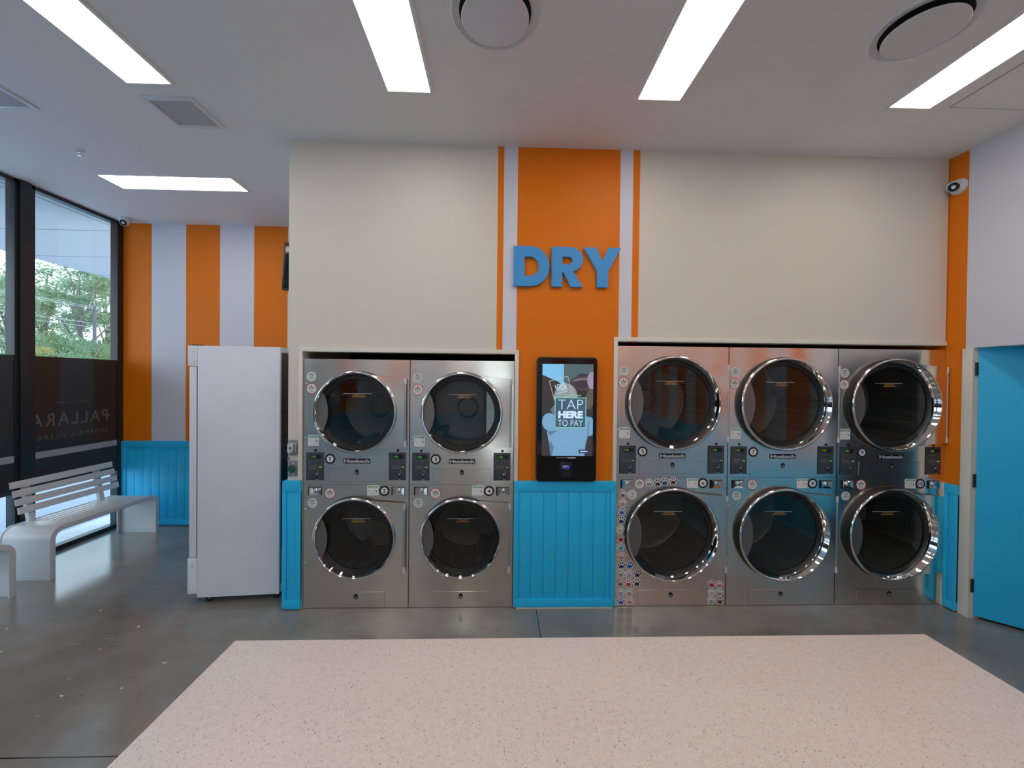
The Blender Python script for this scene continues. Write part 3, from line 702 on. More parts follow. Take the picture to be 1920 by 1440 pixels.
# ------------------------------------------------------------ DRY letters
def letter(name, polys, holes, label):
    """polys in letter units (0..1 high) cut with holes, built as bridged outlines"""
    bm = bmesh.new()
    me = bpy.data.meshes.new(name)
    cu_ = bpy.data.curves.new(name, 'CURVE'); cu_.dimensions = '2D'; cu_.fill_mode = 'BOTH'; cu_.extrude = .010; cu_.bevel_depth = .0008
    for loop in polys+holes:
        s_ = cu_.splines.new('POLY'); s_.points.add(len(loop)-1); s_.use_cyclic_u = True
        for p_, (x, z) in zip(s_.points, loop): p_.co = (x, z, 0, 1)
    o = bpy.data.objects.new(name, cu_); COL.objects.link(o); bpy.context.view_layer.update()
    me = bpy.data.meshes.new_from_object(o.evaluated_get(bpy.context.evaluated_depsgraph_get())); bpy.data.objects.remove(o)
    bm.free(); me.materials.clear(); me.materials.append(M['letter_blue'])
    x0 = min(v.co.x for v in me.vertices); z0 = min(v.co.y for v in me.vertices)
    for v in me.vertices: v.co = (v.co.x-x0, v.co.z, v.co.y-z0)
    me.update()
    bm = bmesh.new(); bm.from_mesh(me); bmesh.ops.recalc_face_normals(bm, faces=bm.faces); bm.to_mesh(me); bm.free()
    o = bpy.data.objects.new(name, me); COL.objects.link(o); o.location = (x0, W-.018, z0)
    return tag(o, label, 'sign letter', 'blue letters of the wall sign')
def arc(cx_, cz_, rx, rz, a0, a1, n=20): return [(cx_+rx*math.cos(a0+(a1-a0)*i/n), cz_+rz*math.sin(a0+(a1-a0)*i/n)) for i in range(n+1)]
H0, H1 = 2.507, 2.813; HH = H1-H0; hm = (H0+H1)/2
letter('letter_d', [[(.104, H1), (.104, H0)]+arc(.232, hm, .148, HH/2, -PI/2, PI/2)], [[(.187, H1-.078)]+[(.187, H0+.078)]+arc(.228, hm, .070, HH/2-.078, -PI/2, PI/2)], 'bright blue raised letter D, first letter on the orange wall panel')
letter('letter_r', [[(.398, H0), (.398, H1)]+list(reversed(arc(.540, H1-.094, .100, .094, -PI/2+.25, PI/2)))[:]+[(.640, H0), (.548, H0), (.488, H0+.112), (.480, H0+.112), (.480, H0)]], [[(.480, H1-.075), (.480, H1-.132)]+arc(.528, H1-.1035, .032, .0285, -PI/2, PI/2)], 'bright blue raised letter R, middle letter of the wall sign')
letter('letter_y', [[(.646, H1), (.744, H1), (.792, H0+.200), (.840, H1), (.935, H1), (.838, H0+.125), (.838, H0), (.752, H0), (.752, H0+.125)]], [], 'bright blue raised letter Y, last letter of the wall sign')

# ------------------------------------------------------------ payment kiosk
kx0, kx1, kz0, kz1 = .291, .756, 1.003, 1.960; ky = 3.14
K_ = empty('payment_kiosk', ((kx0+kx1)/2, W, kz0), 'tall black touchscreen payment kiosk mounted on the orange wall between the dryers', 'kiosk')
ox, oz = (kx0+kx1)/2, kz0
def KX(px): return kx0+(px-137)/(745-137)*(kx1-kx0)-ox        # positions read off the kiosk face, width
def KZ(py): return kz1-(py-103)/(1345-103)*(kz1-kz0)-oz
MB().rbox(kx0-ox, kx1-ox, ky-W, -.002, 0, kz1-kz0, .028, 6).build('housing', M['black'], K_, bevel=.004)
fy = ky-W
MB().rbox(kx0-ox+.008, kx1-ox-.008, fy-.003, fy, .008, kz1-kz0-.008, .022, 6).build('front_glass', mat('kiosk_gloss_black', (.006, .006, .007), .08), K_)
def em(name, c, s_=.75): return mat(name, (.02, .02, .02), .3, emit=c, estr=s_)
sx0, sx1, sz0, sz1 = KX(190), KX(703), KZ(1086), KZ(172)
scr = MB().box(sx0, sx1, fy-.0045, fy-.003, sz0, sz1).build('screen', em('screen_dark', (.035, .034, .040)), K_, smooth=False)
def SX(u): return sx0+u*(sx1-sx0)
def SZ(v): return sz1-v*(sz1-sz0)
lay = [0]
def shape(name, pts, m):
    lay[0] += 1; y = fy-.0045-.00025*lay[0]
    pts = [(min(1, max(0, u)), min(1, max(0, v))) for u, v in pts]; mb = MB(); mb.v = [(SX(u), y, SZ(v)) for u, v in pts]; mb.face(range(len(pts))); bmx = mb.build(name, m, scr, smooth=False); return y
def ell(cx_, cy_, rx, ry, n=28, a0=0, a1=2*PI): return [(cx_+rx*math.cos(a0+(a1-a0)*i/n), cy_+ry*math.sin(a0+(a1-a0)*i/n)) for i in range(n)]
shape('screen_picture', [(0, 0), (.42, 0), (.42, .23), (.30, .19), (0, .12)], em('screen_sky', (.23, .60, .95), .85))
shape('screen_picture', [(.42, 0), (1, 0), (1, .12), (.75, .10), (.52, .20), (.42, .24)], em('screen_slate', (.10, .16, .19)))
shape('screen_picture', [(0, .12), (.30, .19), (.42, .23), (.42, .35), (.2, .4), (0, .36)], em('screen_brown', (.045, .032, .035)))
shape('screen_picture', ell(.84, .205, .30, .085), em('screen_metal', (.075, .055, .07)))
shape('screen_picture', ell(.82, .185, .22, .035), em('screen_metal_shine', (.20, .19, .20)))
shape('screen_picture', ell(.82, .215, .23, .040), em('screen_metal_dark', (.05, .038, .048)))
shape('screen_picture', [(.60, .31), (1, .36), (1, .50), (.60, .48)], em('screen_dark_middle', (.03, .03, .035)))
shape('screen_picture', [(1, .08), (.93, .09), (.885, .14), (.88, .20), (.92, .26), (1, .28)], em('screen_pink', (.42, .36, .56)))
shape('screen_picture', [(1, .27), (.92, .26), (.86, .34), (.80, .40), (.84, .47), (.93, .50), (1, .44)], em('screen_sleeve', (.13, .12, .10)))
shape('screen_picture', [(0, .82), (.12, .82), (.17, 1), (0, 1)], em('screen_floor', (.045, .042, .045)))
shape('screen_picture', [(.84, .80), (1, .78), (1, 1), (.84, 1)], em('screen_floor_right', (.045, .038, .040)))
shape('screen_picture', ell(.46, .36, .23, .15), em('screen_hair', (.36, .42, .45)))
shape('screen_picture', [(.30, .40), (.62, .40), (.74, .48), (.60, .56), (.25, .58), (.16, .50)], em('screen_neck', (.16, .22, .27)))
sw = em('screen_shirt', (.22, .46, .72), .8); sw2 = em('screen_shirt_shade', (.12, .24, .40), .8)
shape('screen_picture', [(.28, .53), (.75, .56), (.96, .575), (1, .60), (1, .77), (.90, .79), (.86, .88), (.84, 1), (.17, 1), (.14, .86), (.10, .74)], sw)
shape('screen_picture', ell(.14, .63, .14, .095), sw)
shape('screen_picture', [(.10, .715), (.13, .735), (.34, .72), (.26, .74), (.18, .775), (.14, .77)], sw2)
shape('screen_picture', [(.905, .63), (.93, .62), (.905, .79), (.885, .79)], sw2)
shape('screen_picture', [(.14, .86), (.17, .84), (.24, .90), (.20, 1), (.17, 1)], sw2)
# tilted frame and its words
def frame_shape(name, c, hw, hh, rot, t, m, fill=None):
    def rp(u, v):
        # keep the aspect of the portrait screen when turning
        asp = (sz1-sz0)/(sx1-sx0); x, y = u, v*asp; return (c[0]+x*math.cos(rot)+y*math.sin(rot), c[1]+(-x*math.sin(rot)+y*math.cos(rot))/asp)
    if fill: shape(name, [rp(-hw, -hh), (rp(hw, -hh)), rp(hw, hh), rp(-hw, hh)], fill)
    asp = (sz1-sz0)/(sx1-sx0); tv = t/asp
    for a in ([(-hw, -hh), (hw, -hh), (hw, -hh+tv), (-hw, -hh+tv)], [(-hw, hh-tv), (hw, hh-tv), (hw, hh), (-hw, hh)], [(-hw, -hh), (-hw+t, -hh), (-hw+t, hh), (-hw, hh)], [(hw-t, -hh), (hw, -hh), (hw, hh), (hw-t, hh)]): shape(name, [rp(*p) for p in a], m)
lime = em('screen_lime', (.50, .62, .42), .9); mint = em('screen_mint', (.26, .70, .50), .9); wht = em('screen_white', (.62, .80, .95), 1.0)
frame_shape('screen_frame', (.365, .262), .19, .108, .27, .010, lime)
frame_shape('screen_frame', (.555, .530), .308, .166, 0.0, .014, mint, em('screen_box_fill', (.055, .13, .22)))
def words(name, s_, u0, u1, v0, v1, bold, rot=0, m=wht):
    lay[0] += 1; mb = MB(); put_text(mb, s_, SX(u0), SX(u1), SZ(v1), SZ(v0), fy-.0045-.00025*lay[0], bold, rot); mb.build(name, m, scr, smooth=False)
words('screen_lettering', 'LOAD', .245, .455, .212, .250, .02, .27); words('screen_lettering', 'YOUR', .275, .485, .250, .288, .02, .27); words('screen_lettering', 'machine', .29, .50, .293, .313, .0, .27)
words('screen_lettering', 'then', .60, .76, .328, .350, 0, 0, mint)
words('screen_lettering', 'TAP', .31, .80, .388, .490, -.018); words('screen_lettering', 'HERE', .315, .80, .510, .590, .055); words('screen_lettering', 'TO PAY', .31, .80, .608, .676, -.008)
lay[0] += 1; yy = fy-.0045-.00025*lay[0]
MB().rbox(SX(.72), SX(.935), yy, yy+.0002, SZ(.972), SZ(.93), .006).build('screen_button', em('screen_navy', (.03, .07, .17)), scr)
lay[0] += 1; yy = fy-.0045-.00025*lay[0]; MB().box(SX(.755), SX(.89), yy, yy+.0002, SZ(.955), SZ(.946)).build('screen_button_text', wht, scr, smooth=False)
mb = MB().use(M['grey']).box(KX(340), KX(440), fy-.0036, fy-.003, KZ(1111), KZ(1104)).use(M['logo_silver']).box(KX(450), KX(532), fy-.0036, fy-.003, KZ(1113), KZ(1102)); mb.build('small_lettering', None, K_, smooth=False)
rd = MB().use(M['black']).rbox(KX(372), KX(500), fy-.010, fy-.003, KZ(1310), KZ(1148), .012).build('card_reader', None, K_, bevel=.002)
MB().box(KX(400), KX(474), fy-.0112, fy-.010, KZ(1220), KZ(1178)).build('reader_display', em('reader_blue', (.015, .02, .16), 1.0), rd, smooth=False)
mb = MB(); [mb.lathe([(r_, 0), (r_+.0022, 0)], (0, 0, 0), 3) for r_ in ()]
for q_ in range(3):
    R_ = .006+.005*q_; cx_, cz_ = KX(432), KZ(1202)
    mb.prism(arc(cx_, cz_, R_*1.5, R_, .2, PI-.2, 10)+list(reversed(arc(cx_, cz_, (R_-.0015)*1.5, R_-.0015, .2, PI-.2, 10))), fy-.0120, fy-.0114)
mb.build('contactless_symbol', em('reader_white', (.40, .46, .85), 1.0), rd, smooth=False)
mb = MB()
for i in range(3):
    for j in range(3): mb.box(KX(412+i*22), KX(424+i*22), fy-.011, fy-.010, KZ(1282-j*14+6), KZ(1282-j*14-2))
mb.build('reader_keypad', mat('reader_keys', (.05, .04, .045), .4), rd, smooth=False)

# ------------------------------------------------------------ switches on the left end of the wall
sw_ = empty('isolator_switch', (-1.573, W, 1.183), 'grey electrical isolator switch with padlock, upper of the two wall switches', 'switch')
MB().box(-.037, .037, -.004, 0, 0, .119).build('plate', M['plate'], sw_, bevel=.0012)
MB().use(M['logo_silver']).rbox(-.030, .008, -.034, -.004, .028, .096, .004).use(M['grey']).box(.008, .033, -.028, -.004, .030, .094).build('switch_body', None, sw_, bevel=.002)
MB().use(M['chrome']).tube([(-.020, -.036, .045), (-.020, -.040, .020), (-.015, -.040, .006), (-.012, -.036, .016), (-.012, -.034, .04)], .0022, 8).use(M['grey']).rbox(-.024, -.010, -.040, -.030, -.034, -.004, .003).build('padlock', None, sw_)
MB().use(M['text']).disc(-.008, .062, .009, -.0355, 14).build('switch_label', None, sw_)
sg = empty('push_button_switch', (-1.573, W, 1.023), 'grey wall switch with a large dark green knob, just above the blue dado', 'switch')
MB().box(-.037, .037, -.004, 0, 0, .119).build('plate', M['plate'], sg, bevel=.0012)
MB().use(M['grey']).lathe([(.030, -.004), (.028, -.010), (0, -.010)], (-.004, 0, .062), 28).use(M['green_knob']).lathe([(.020, -.010), (.026, -.016), (.028, -.026), (.024, -.033), (0, -.035)], (-.004, 0, .062), 28).build('knob', None, sg)
MB().box(-.012, .012, -.0046, -.004, .100, .106).box(-.012, .012, -.0046, -.004, .012, .017).build('switch_label', M['sticker_grey'], sg, smooth=False)

# ------------------------------------------------------------ fridge seen from the side
F = empty('display_fridge', (-2.343, 3.268, 0), 'tall white upright display fridge standing side-on beside the dryer wall', 'fridge', None, math.atan2(.052, .60))
FL, FD = .605, .60
mb = MB().box(0, FL, 0, .03, .052, 2.022).box(0, FL, FD-.03, FD, .052, 2.022).box(0, FL, .03, FD-.03, 1.98, 2.022).box(0, FL, .03, FD-.03, .052, .11)
mb.build('body', M['fridge'], F, bevel=.004)
MB().use(M['black']).box(FL-.03, FL-.012, .03, FD-.03, .11, 1.98).build('back_panel', None, F)
mb = MB().use(M['black'])
for i in range(14): mb.box(FL-.012, FL-.004, .06, FD-.06, .50+i*.1, .506+i*.1)
mb.use(M['chrome']).tube([(FL+.002, .04, .40), (FL+.002, .04, .12), (FL+.004, .06, .10)], .0035, 8).tube([(FL-.004, .10, .45), (FL-.004, .10, .10)], .005, 8)
mb.build('condenser', None, F)
MB().box(-.070, -.001, .0, FD, 1.862, 2.022).build('sign_header', M['fridge'], F, bevel=.003)
dm = MB().use(M['fridge']).box(-.058, -.006, .0, .045, .372, 1.856).box(-.058, -.006, FD-.045, FD, .372, 1.856).box(-.058, -.006, .045, FD-.045, .372, .42).box(-.058, -.006, .045, FD-.045, 1.80, 1.856)
do = dm.build('door', None, F, bevel=.003)
MB().box(-.040, -.034, .045, FD-.045, .42, 1.80).build('door_pane', M['door_glass'], do, smooth=False)
MB().use(M['black']).box(-.006, -.0, .004, FD-.004, .36, 1.862).build('seal_or_gap_shade', None, do)
MB().box(-.070, -.001, .0, FD, .082, .364).build('kick_panel', M['fridge'], F, bevel=.006)
mb = MB()
for z in (.12, .30, 1.90, 1.975): MB().lathe([(.0055, 0), (.0055, -.002), (0, -.004)], (-.035 if z < 1 else -.028, 0, z), 12).build('screw', M['chrome'], F)
MB().box(-.05, .02, .01, .05, 2.022, 2.030).build('hinge_cover', M['black'], F)
for x, y in ((.05, .05), (.55, .05), (.05, .55), (.55, .55)):
    mb = MB().use(M['black']).lathe([(0, -.010), (.026, -.010), (.026, .010), (0, .010)], (x+.02, y, .026), 18, 'y').box(x-.012, x+.034, y-.014, y+.014, .030, .056)
    mb.use(M['chrome']).lathe([(0, -.012), (.005, -.012), (.005, -.010)], (x+.02, y, .026), 10, 'y'); mb.build('castor', None, F)
mb = MB()
for x, y in ((.50, .06), (.54, .10), (.58, .05), (.52, .2)): mb.box(x, x+.025, y, y+.03, 2.022, 2.026)
# ------------------------------------------------------------ benches
def bench(label):
    t = empty('slatted_bench', (-4.085, 4.235, 0), label, 'bench', 'white benches along the window')
    x0, x1 = -.215, .215; L2 = .57; H_ = .45; th = .045; R_ = .11
    def side_path(off):
        # outer outline of the waterfall end, in (y,z)
        p = [(-L2+off, 0)]
        r_ = R_-off
        p += [(-L2+R_+r_*math.cos(a), H_-R_+r_*math.sin(a)) for a in [PI-PI/2*i/8 for i in range(9)]]
        p += [(L2-R_+r_*math.cos(a), H_-R_+r_*math.sin(a)) for a in [PI/2-PI/2*i/8 for i in range(9)]]
        p += [(L2-off, 0)]
        return p
    outer = side_path(0); inner = side_path(th)
    # edge bands front and rear
    for nm, a, b in (('front_rail', x1-.012, x1), ('rear_rail', x0, x0+.012)):
        mb = MB()
        bi = len(mb.v); n = len(outer)
        for x in (a, b):
            mb.v += [(x, y, z) for y, z in outer]+[(x, y, z) for y, z in inner]
        for i in range(n-1):
            mb.face((i, i+1, n+i+1, n+i)); mb.face((2*n+i, 3*n+i, 3*n+i+1, 2*n+i+1))
            mb.face((i, 2*n+i, 2*n+i+1, i+1)); mb.face((n+i, n+i+1, 3*n+i+1, 3*n+i))
        mb.face((0, n, 3*n, 2*n)); mb.face((n-1, 3*n-1, 4*n-1, 2*n-1))
        mb.build(nm, M['bench'], t, bevel=.001)
    # solid waterfall end sheets
    for nm, sgn in (('end_panel', -1), ('end_panel', 1)):
        pts = [(L2-.006, 0)]+[(L2-R_+(R_-.006)*math.cos(a), H_-R_+(R_-.006)*math.sin(a)) for a in [PI/2*i/10 for i in range(11)]]+[(L2-(.235 if sgn < 0 else .135), H_-.006)]
        mb = MB(); n = len(pts)
        for x in (x0+.010, x1-.010): mb.v += [(x, sgn*y, z) for y, z in pts]
        for x in (x0+.010, x1-.010): mb.v += [(x, sgn*(y-.004 if z < H_-R_ else y-.003), z-.005) for y, z in pts]
        for i in range(n-1): mb.face((i, i+1, n+i+1, n+i)); mb.face((2*n+i, 3*n+i, 3*n+i+1, 2*n+i+1))
        mb.build(nm, M['bench'], t)
    for i in range(6):
        w_ = (x1-x0-.024-.03)/6; a = x0+.012+.005+i*(w_+.004)
        MB().box(a, a+w_-.006, -L2+.22, L2-.12, H_-.014, H_-.004).build('seat_slat', M['bench'], t, bevel=.002)
    MB().box(x0+.012, x1-.012, -.30, -.27, H_-.04, H_-.015).box(x0+.012, x1-.012, .27, .30, H_-.04, H_-.015).build('seat_support', M['bench'], t)
    # backrest
    for y in (-.385, .275):
        mb = MB(); P = [(-.155, H_-.012), (-.170, .52), (-.185, .60), (-.215, .80)]
        poly = [(a, b) for a, b in P]+[(a-.035, b) for a, b in reversed(P)]
        mb.prism(poly, y, y+.05, axis='y'); mb.build('back_post', M['bench'], t, bevel=.002)
    for i, (x, z) in enumerate(((-.205, .800), (-.192, .722), (-.180, .645), (-.168, .568))):
        mb = MB().prism([(x+.001, z-.029), (x+.016, z-.029), (x+.008, z+.029), (x-.007, z+.029)], -.500+.010*i, .450+.012*i); mb.build('back_slat', M['bench'], t, bevel=.002)
    return t
b1 = bench('white slatted metal bench with backrest in front of the window lettering')
b2 = copy_tree(b1); b2.location.y = 4.235-1.39
tag(b2, 'white metal bench cut off by the left picture edge, only its end shows')

# ------------------------------------------------------------ folding table (quartz worktop)
T = empty('folding_table', (.32, .90, 0), 'long speckled pale quartz folding table in the foreground', 'table')
MB().box(-1.193, 1.190, -.45, .493, .866, .90).build('tabletop', M['quartz'], T, bevel=.0035)
MB().box(-1.05, 1.05, -.36, .38, .08, .866).box(-1.03, 1.03, -.34, .36, 0, .08).build('base_cabinet', M['table_base'], T, bevel=.002)

# ------------------------------------------------------------ ceiling fittings
def ceiling_light(x0, x1, y0, y1, label, group=None):
    cx_, cy_ = (x0+x1)/2, (y0+y1)/2; t = empty('ceiling_light', (cx_, cy_, CZ), label, 'ceiling light', group)
    a, b = (x1-x0)/2, (y1-y0)/2; e = .022
    MB().box(-a, a, -b, b, -.004, -.001).build('diffuser', M['lamp'], t, smooth=False)
    MB().box(-a-e, -a, -b-e, b+e, -.007, 0).box(a, a+e, -b-e, b+e, -.007, 0).box(-a, a, -b-e, -b, -.007, 0).box(-a, a, b, b+e, -.007, 0).build('light_frame', M['ceiling'], t, bevel=.001)
    return t
rows = [(-2.304, -2.040, 'lit rectangular ceiling light at the upper left, pointing towards the fridge'), (-.713, -.450, 'lit rectangular ceiling light left of the round air diffuser above the second dryer stack'), (.870, 1.137, 'lit rectangular ceiling light right of the centre, between the two round air diffusers'), (2.524, 2.790, 'lit rectangular ceiling light at the upper right near the security camera')]
for a, b, l in rows: ceiling_light(a, b, 1.44, 2.613, l, 'recessed ceiling lights')
ceiling_light(-3.622, -2.452, 3.822, 4.08, 'lit rectangular ceiling light running parallel to the back wall over the bench', 'recessed ceiling lights')
for a, b, l in rows:
    for y in (-.45, -2.4): ceiling_light(a, b, y-.3, y+.87, 'lit rectangular ceiling light of the rows behind the camera', 'ceiling lights behind the camera')
def vent(x0, x1, y0, y1, label):
    t = empty('ceiling_vent', ((x0+x1)/2, (y0+y1)/2, CZ), label, 'air vent', 'square ceiling vents'); a, b = (x1-x0)/2, (y1-y0)/2; e = .030
    MB().box(-a, a, -b, b, -.004, -.001).build('grille', M['vent'], t, smooth=False)
    MB().box(-a-e, -a, -b-e, b+e, -.010, 0).box(a, a+e, -b-e, b+e, -.010, 0).box(-a, a, -b-e, -b, -.010, 0).box(-a, a, b, b+e, -.010, 0).build('vent_frame', M['white'], t, bevel=.003)
vent(-2.305, -2.030, 2.768, 3.033, 'square grey ceiling vent with white frame near the end of the left light')
vent(-3.435, -3.165, 2.600, 2.876, 'square grey ceiling vent cut off by the left picture edge')
def diffuser(x, y, label):
    t = empty('air_diffuser', (x, y, CZ), label, 'air diffuser', 'round ceiling air diffusers')
    MB().use(M['white']).lathe([(.222, 0), (.220, -.006), (.212, -.010), (.203, -.007), (.186, .0), (.176, -.001)], n=72, axis='z').build('outer_ring', None, t)
    MB().use(M['dark']).lathe([(.178, -.0015), (0, -.0015)], n=48, axis='z').build('throat', None, t)
    MB().use(M['white']).lathe([(.150, -.022), (.1655, -.026), (.167, -.030), (.164, -.033), (0, -.034)], n=72, axis='z').lathe([(.02, -.002), (.02, -.026)], n=16, axis='z').build('centre_disc', None, t)
diffuser(-.037, 2.045, 'round white ceiling air diffuser at the top centre')
diffuser(2.130, 2.030, 'round white ceiling air diffuser at the upper right')
sp_ = empty('fire_sprinkler', (-3.387, 3.42, CZ), 'small white fire sprinkler head on the ceiling above the bench', 'sprinkler')
MB().lathe([(.038, 0), (.036, -.004), (.022, -.008), (.018, -.004), (0, -.004)], n=32, axis='z').build('escutcheon', M['white'], sp_)
MB().lathe([(.008, -.004), (.008, -.020), (0, -.020)], n=14, axis='z').tube([(.008, 0, -.018), (.012, 0, -.030), (.002, 0, -.042)], .002, 6).tube([(-.008, 0, -.018), (-.012, 0, -.030), (-.002, 0, -.042)], .002, 6).lathe([(0, -.042), (.013, -.042), (.013, -.044), (0, -.044)], n=18, axis='z').build('sprinkler_head', M['chrome'], sp_)
ap = MB().box(2.917, 3.42, 2.05, 2.055, CZ-.0015, CZ-.0002).box(2.917, 3.42, 2.596, 2.601, CZ-.0015, CZ-.0002).box(2.917, 2.922, 2.05, 2.60, CZ-.0015, CZ-.0002).box(3.415, 3.42, 2.05, 2.60, CZ-.0015, CZ-.0002)
ap = MB().use(M['ceiling']).box(-.247, .247, -.27, .27, -.002, 0).use(M['grille']).box(-.25, .25, -.273, -.270, -.002, 0).box(-.25, .25, .27, .273, -.002, 0).box(-.25, -.247, -.27, .27, -.002, 0).box(.247, .25, -.27, .27, -.002, 0).build('access_panel', None, loc=(3.167, 2.33, CZ-.0002))
tag(ap, 'flush white ceiling access panel right of the far right light', 'access panel')
def turret(loc, nrm, look, label):
    t = empty('security_camera', loc, label, 'security camera', 'white turret security cameras')
    q = Vector(nrm).to_track_quat('Z', 'Y'); lk = Vector(look).normalized(); n_ = Vector(nrm)
    def place(o, m4): o.matrix_local = m4
    R4 = q.to_matrix().to_4x4()
    o = MB().lathe([(.062, 0), (.062, .010), (.056, .024), (.048, .036), (0, .036)], n=40, axis='z').build('mount', M['white'], t); o.matrix_local = R4
    c = n_*.042+lk*.006
    o = MB().sphere((0, 0, 0), .044, 28).build('camera_ball', M['white'], t); o.location = c
    l_ = MB().use(M['black']).lathe([(.034, .026), (.034, .036), (.030, .0405), (0, .0425)], n=32, axis='z').use(M['white']).lathe([(.034, .022), (.0385, .028), (.037, .038), (.034, .039)], n=32, axis='z').build('lens', None, t)
    l_.matrix_local = Matrix.Translation(c) @ lk.to_track_quat('Z', 'Y').to_matrix().to_4x4()
turret((3.6, 3.13, 3.335), (-1, 0, 0), (-.75, -.55, -.35), 'white turret security camera on the orange strip of the right wall')
turret((-4.30, 4.86, CZ), (0, 0, -1), (.25, -.85, -.55), 'white turret security camera at the ceiling corner above the window')
tv = empty('wall_television', (-2.13, YB, 3.07), 'black wall television mostly hidden behind the wall edge', 'television')
MB().rbox(-.42, .42, -.10, -.06, -.28, .28, .01).build('housing', M['black'], tv)
MB().box(-.40, .40, -.102, -.10, -.26, .26).build('panel', mat('tv_gloss', (.006, .006, .008), .08), tv, smooth=False)
MB().box(-.1, .1, -.06, 0, -.1, .1).build('bracket', M['black'], tv)
tv.rotation_euler = (0, math.radians(3), 0)

# ------------------------------------------------------------ scraps on the floor
deb = [(-3.0, 3.19, .022, 0), (-2.54, 2.98, .024, 0), (-2.8, 2.79, .045, 1), (-2.58, 2.74, .022, 1), (-3.18, 2.72, .020, 0), (-2.06, 2.6, .026, 0), (-2.41, 2.34, .026, 0), (-2.39, 2.2, .024, 1), (-2.02, 2.14, .014, 1), (-1.83, 2.12, .10, 1), (-2.13, 2.39, .012, 0), (-2.5, 2.47, .03, 1), (-3.43, 2.97, .018, 0), (-2.62, 2.85, .05, 1)]
for i, (x, y, l_, c) in enumerate(deb):
    a = random.uniform(-.3, 1.0) if i != 9 else 1.05; w_ = .006 if l_ < .04 else .003
    mb = MB().prism([(-l_/2, 0), (-l_*.2, -w_), (l_*.3, -w_*.8), (l_/2, w_*.3), (l_*.1, w_), (-l_*.35, w_*.7)], .0003, .0016, axis='z')
    o = mb.build('leaf_scrap' if c else 'paper_scrap', M['scrap_brown' if c else 'scrap'], loc=(x, y, 0), smooth=False); o.rotation_euler = (0, 0, a)
    tag(o, 'small dry brown leaf scrap on the concrete floor' if c else 'small pale paper scrap on the concrete floor', 'litter', 'leaf scraps on the floor' if c else 'paper scraps on the floor')

# ------------------------------------------------------------ trees, pole and wires outside
def tree_mesh(seed, h_, spread, ncl, nleaf, leaf, mleaf):
    rnd = random.Random(seed); tr = MB(); cr_ = MB()
    tr.tube([(0, 0, 0), (rnd.uniform(-.2, .2), rnd.uniform(-.2, .2), h_*.35), (rnd.uniform(-.4, .4), rnd.uniform(-.4, .4), h_*.7), (rnd.uniform(-.5, .5), rnd.uniform(-.5, .5), h_*.92)], [.17, .13, .08, .02], 8)
    for k_ in range(ncl):
        z = h_*rnd.uniform(.25, 1.0); rr = spread*math.sqrt(max(.05, 1-((z/h_-.6)/.48)**2))*rnd.uniform(.2, 1); a = rnd.uniform(0, 2*PI)
        c = Vector((rr*math.cos(a), rr*math.sin(a), z))
        if k_ % 3 == 0: tr.tube([(0, 0, z*.6), tuple(c*.55+Vector((0, 0, z*.36))), tuple(c)], [.06, .04, .012], 5)
        cs = rnd.uniform(.45, .95)*spread*.33
        for j in range(nleaf):
            d = Vector((rnd.gauss(0, 1), rnd.gauss(0, 1), rnd.gauss(0, .55))); d = d*(cs*.55); p = c+d
            u = Vector((rnd.gauss(0, 1), rnd.gauss(0, 1), rnd.gauss(0, 1))).normalized(); v = u.orthogonal().normalized(); s_ = leaf*rnd.uniform(.6, 1.3)
            b = len(cr_.v); cr_.v += [tuple(p-u*s_), tuple(p-v*s_*.4), tuple(p+u*s_), tuple(p+v*s_*.4)]; cr_.face((b, b+1, b+2, b+3))
    return tr.data('trunk', M['wood']), cr_.data('foliage', mleaf, smooth=False)
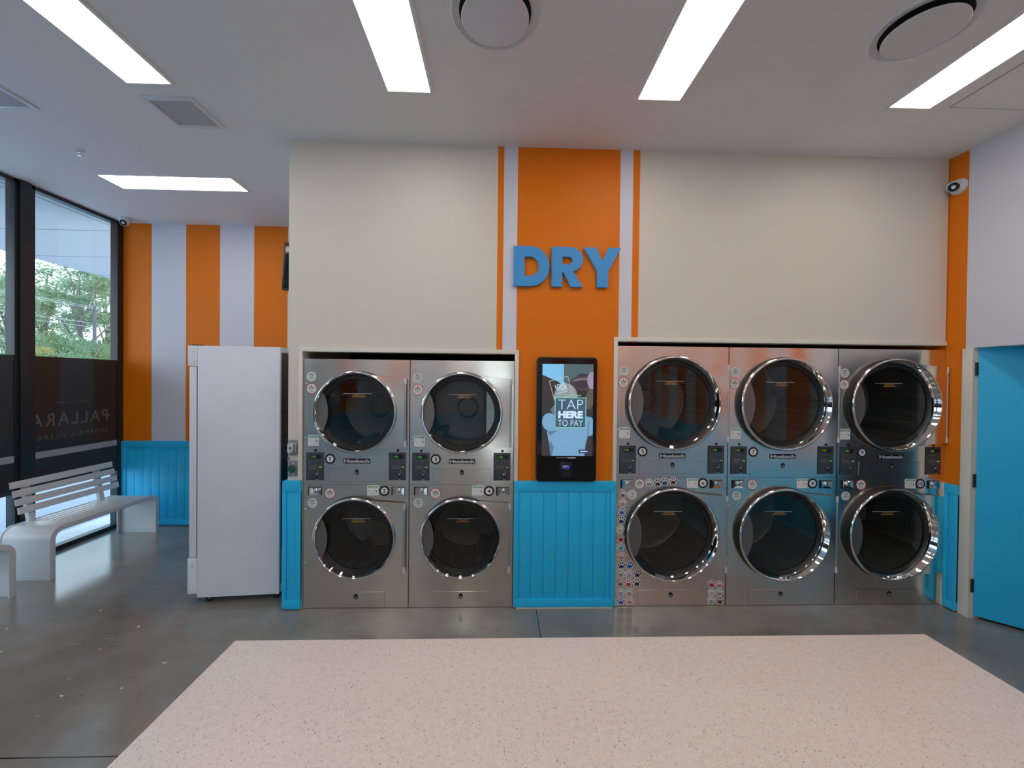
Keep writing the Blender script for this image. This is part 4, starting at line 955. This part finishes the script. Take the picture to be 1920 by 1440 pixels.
protos = [tree_mesh(1, 8.6, 2.3, 56, 130, .115, M['leaf']), tree_mesh(2, 7.6, 2.5, 54, 130, .115, M['leaf']), tree_mesh(3, 5.4, 2.3, 48, 210, .085, M['leaf_dark']), tree_mesh(5, 3.9, 1.2, 30, 160, .045, M['leaf_yellow'])]
spots = [(-26, 26.4, 0, 1.0, 'tall pale green gum tree left of the power pole'), (-32, 34.6, 0, 1.19, 'tall green gum tree right behind the power pole'), (-33.5, 29.2, 1, 1.10, 'airy green gum tree half hidden by the black mullion'), (-26, 19.8, 1, 1.0, 'green gum tree seen through the far left pane'),
         (-26, 31.9, 0, .90, 'gum tree at the right edge of the window view'), (-17, 16.1, 2, .60, 'dark green bushy tree below the gums in the left pane'), (-19.2, 19.8, 2, .62, 'dark green bushy tree beneath the tall left gum'), (-16.2, 18.6, 2, .55, 'dark green bushy tree in front of the right gum'),
         (-14.2, 13.5, 3, .68, 'yellow-leaved bush just above the dark window film'), (-18.8, 23.8, 2, .71, 'green bushy tree at the far right of the window view'), (-40, 37.5, 1, 1.5, 'hazy gum tree farthest back between the two tall gums')]
for x, y, p, s_, l in spots:
    t = empty('gum_tree' if p < 2 else ('bush' if p == 3 else 'bushy_tree'), (x, y, -.05), l, 'tree' if p != 3 else 'bush', 'trees beyond the car park', random.uniform(0, 6)); t.scale = (s_, s_, s_)
    for nm, me in zip(('trunk', 'foliage'), protos[p]):
        o = bpy.data.objects.new(nm, me); COL.objects.link(o); o.parent = t
pp = empty('power_pole', (-21, 22.0, -.05), 'grey power pole standing among the trees outside the window', 'power pole')
MB().tube([(0, 0, 0), (0, 0, 5.45)], [.10, .07], 12).build('pole', M['pole'], pp)
MB().box(-.05, .05, -.22, .22, 5.20, 5.26).build('crossarm', M['pole'], pp)
for k_, (dy, z) in enumerate(((0, 5.40), (.35, 5.32), (0, 4.55), (0, 4.35))):
    pts = [(-21-.14-.02*k_, y, z-.05-.35*(1-((y-22)/14)**2)*0-.0006*(y-22)**2*(-1)) for y in range(8, 37, 2)]
    mb = MB().tube(pts, .008, 5, False); o = mb.build('street_wire', M['wire']); tag(o, ['highest overhead wire at the top of the power pole', 'second overhead wire just below the top one', 'third overhead wire crossing the trees', 'lowest overhead wire crossing the trees'][k_], 'wire', 'overhead wires outside')
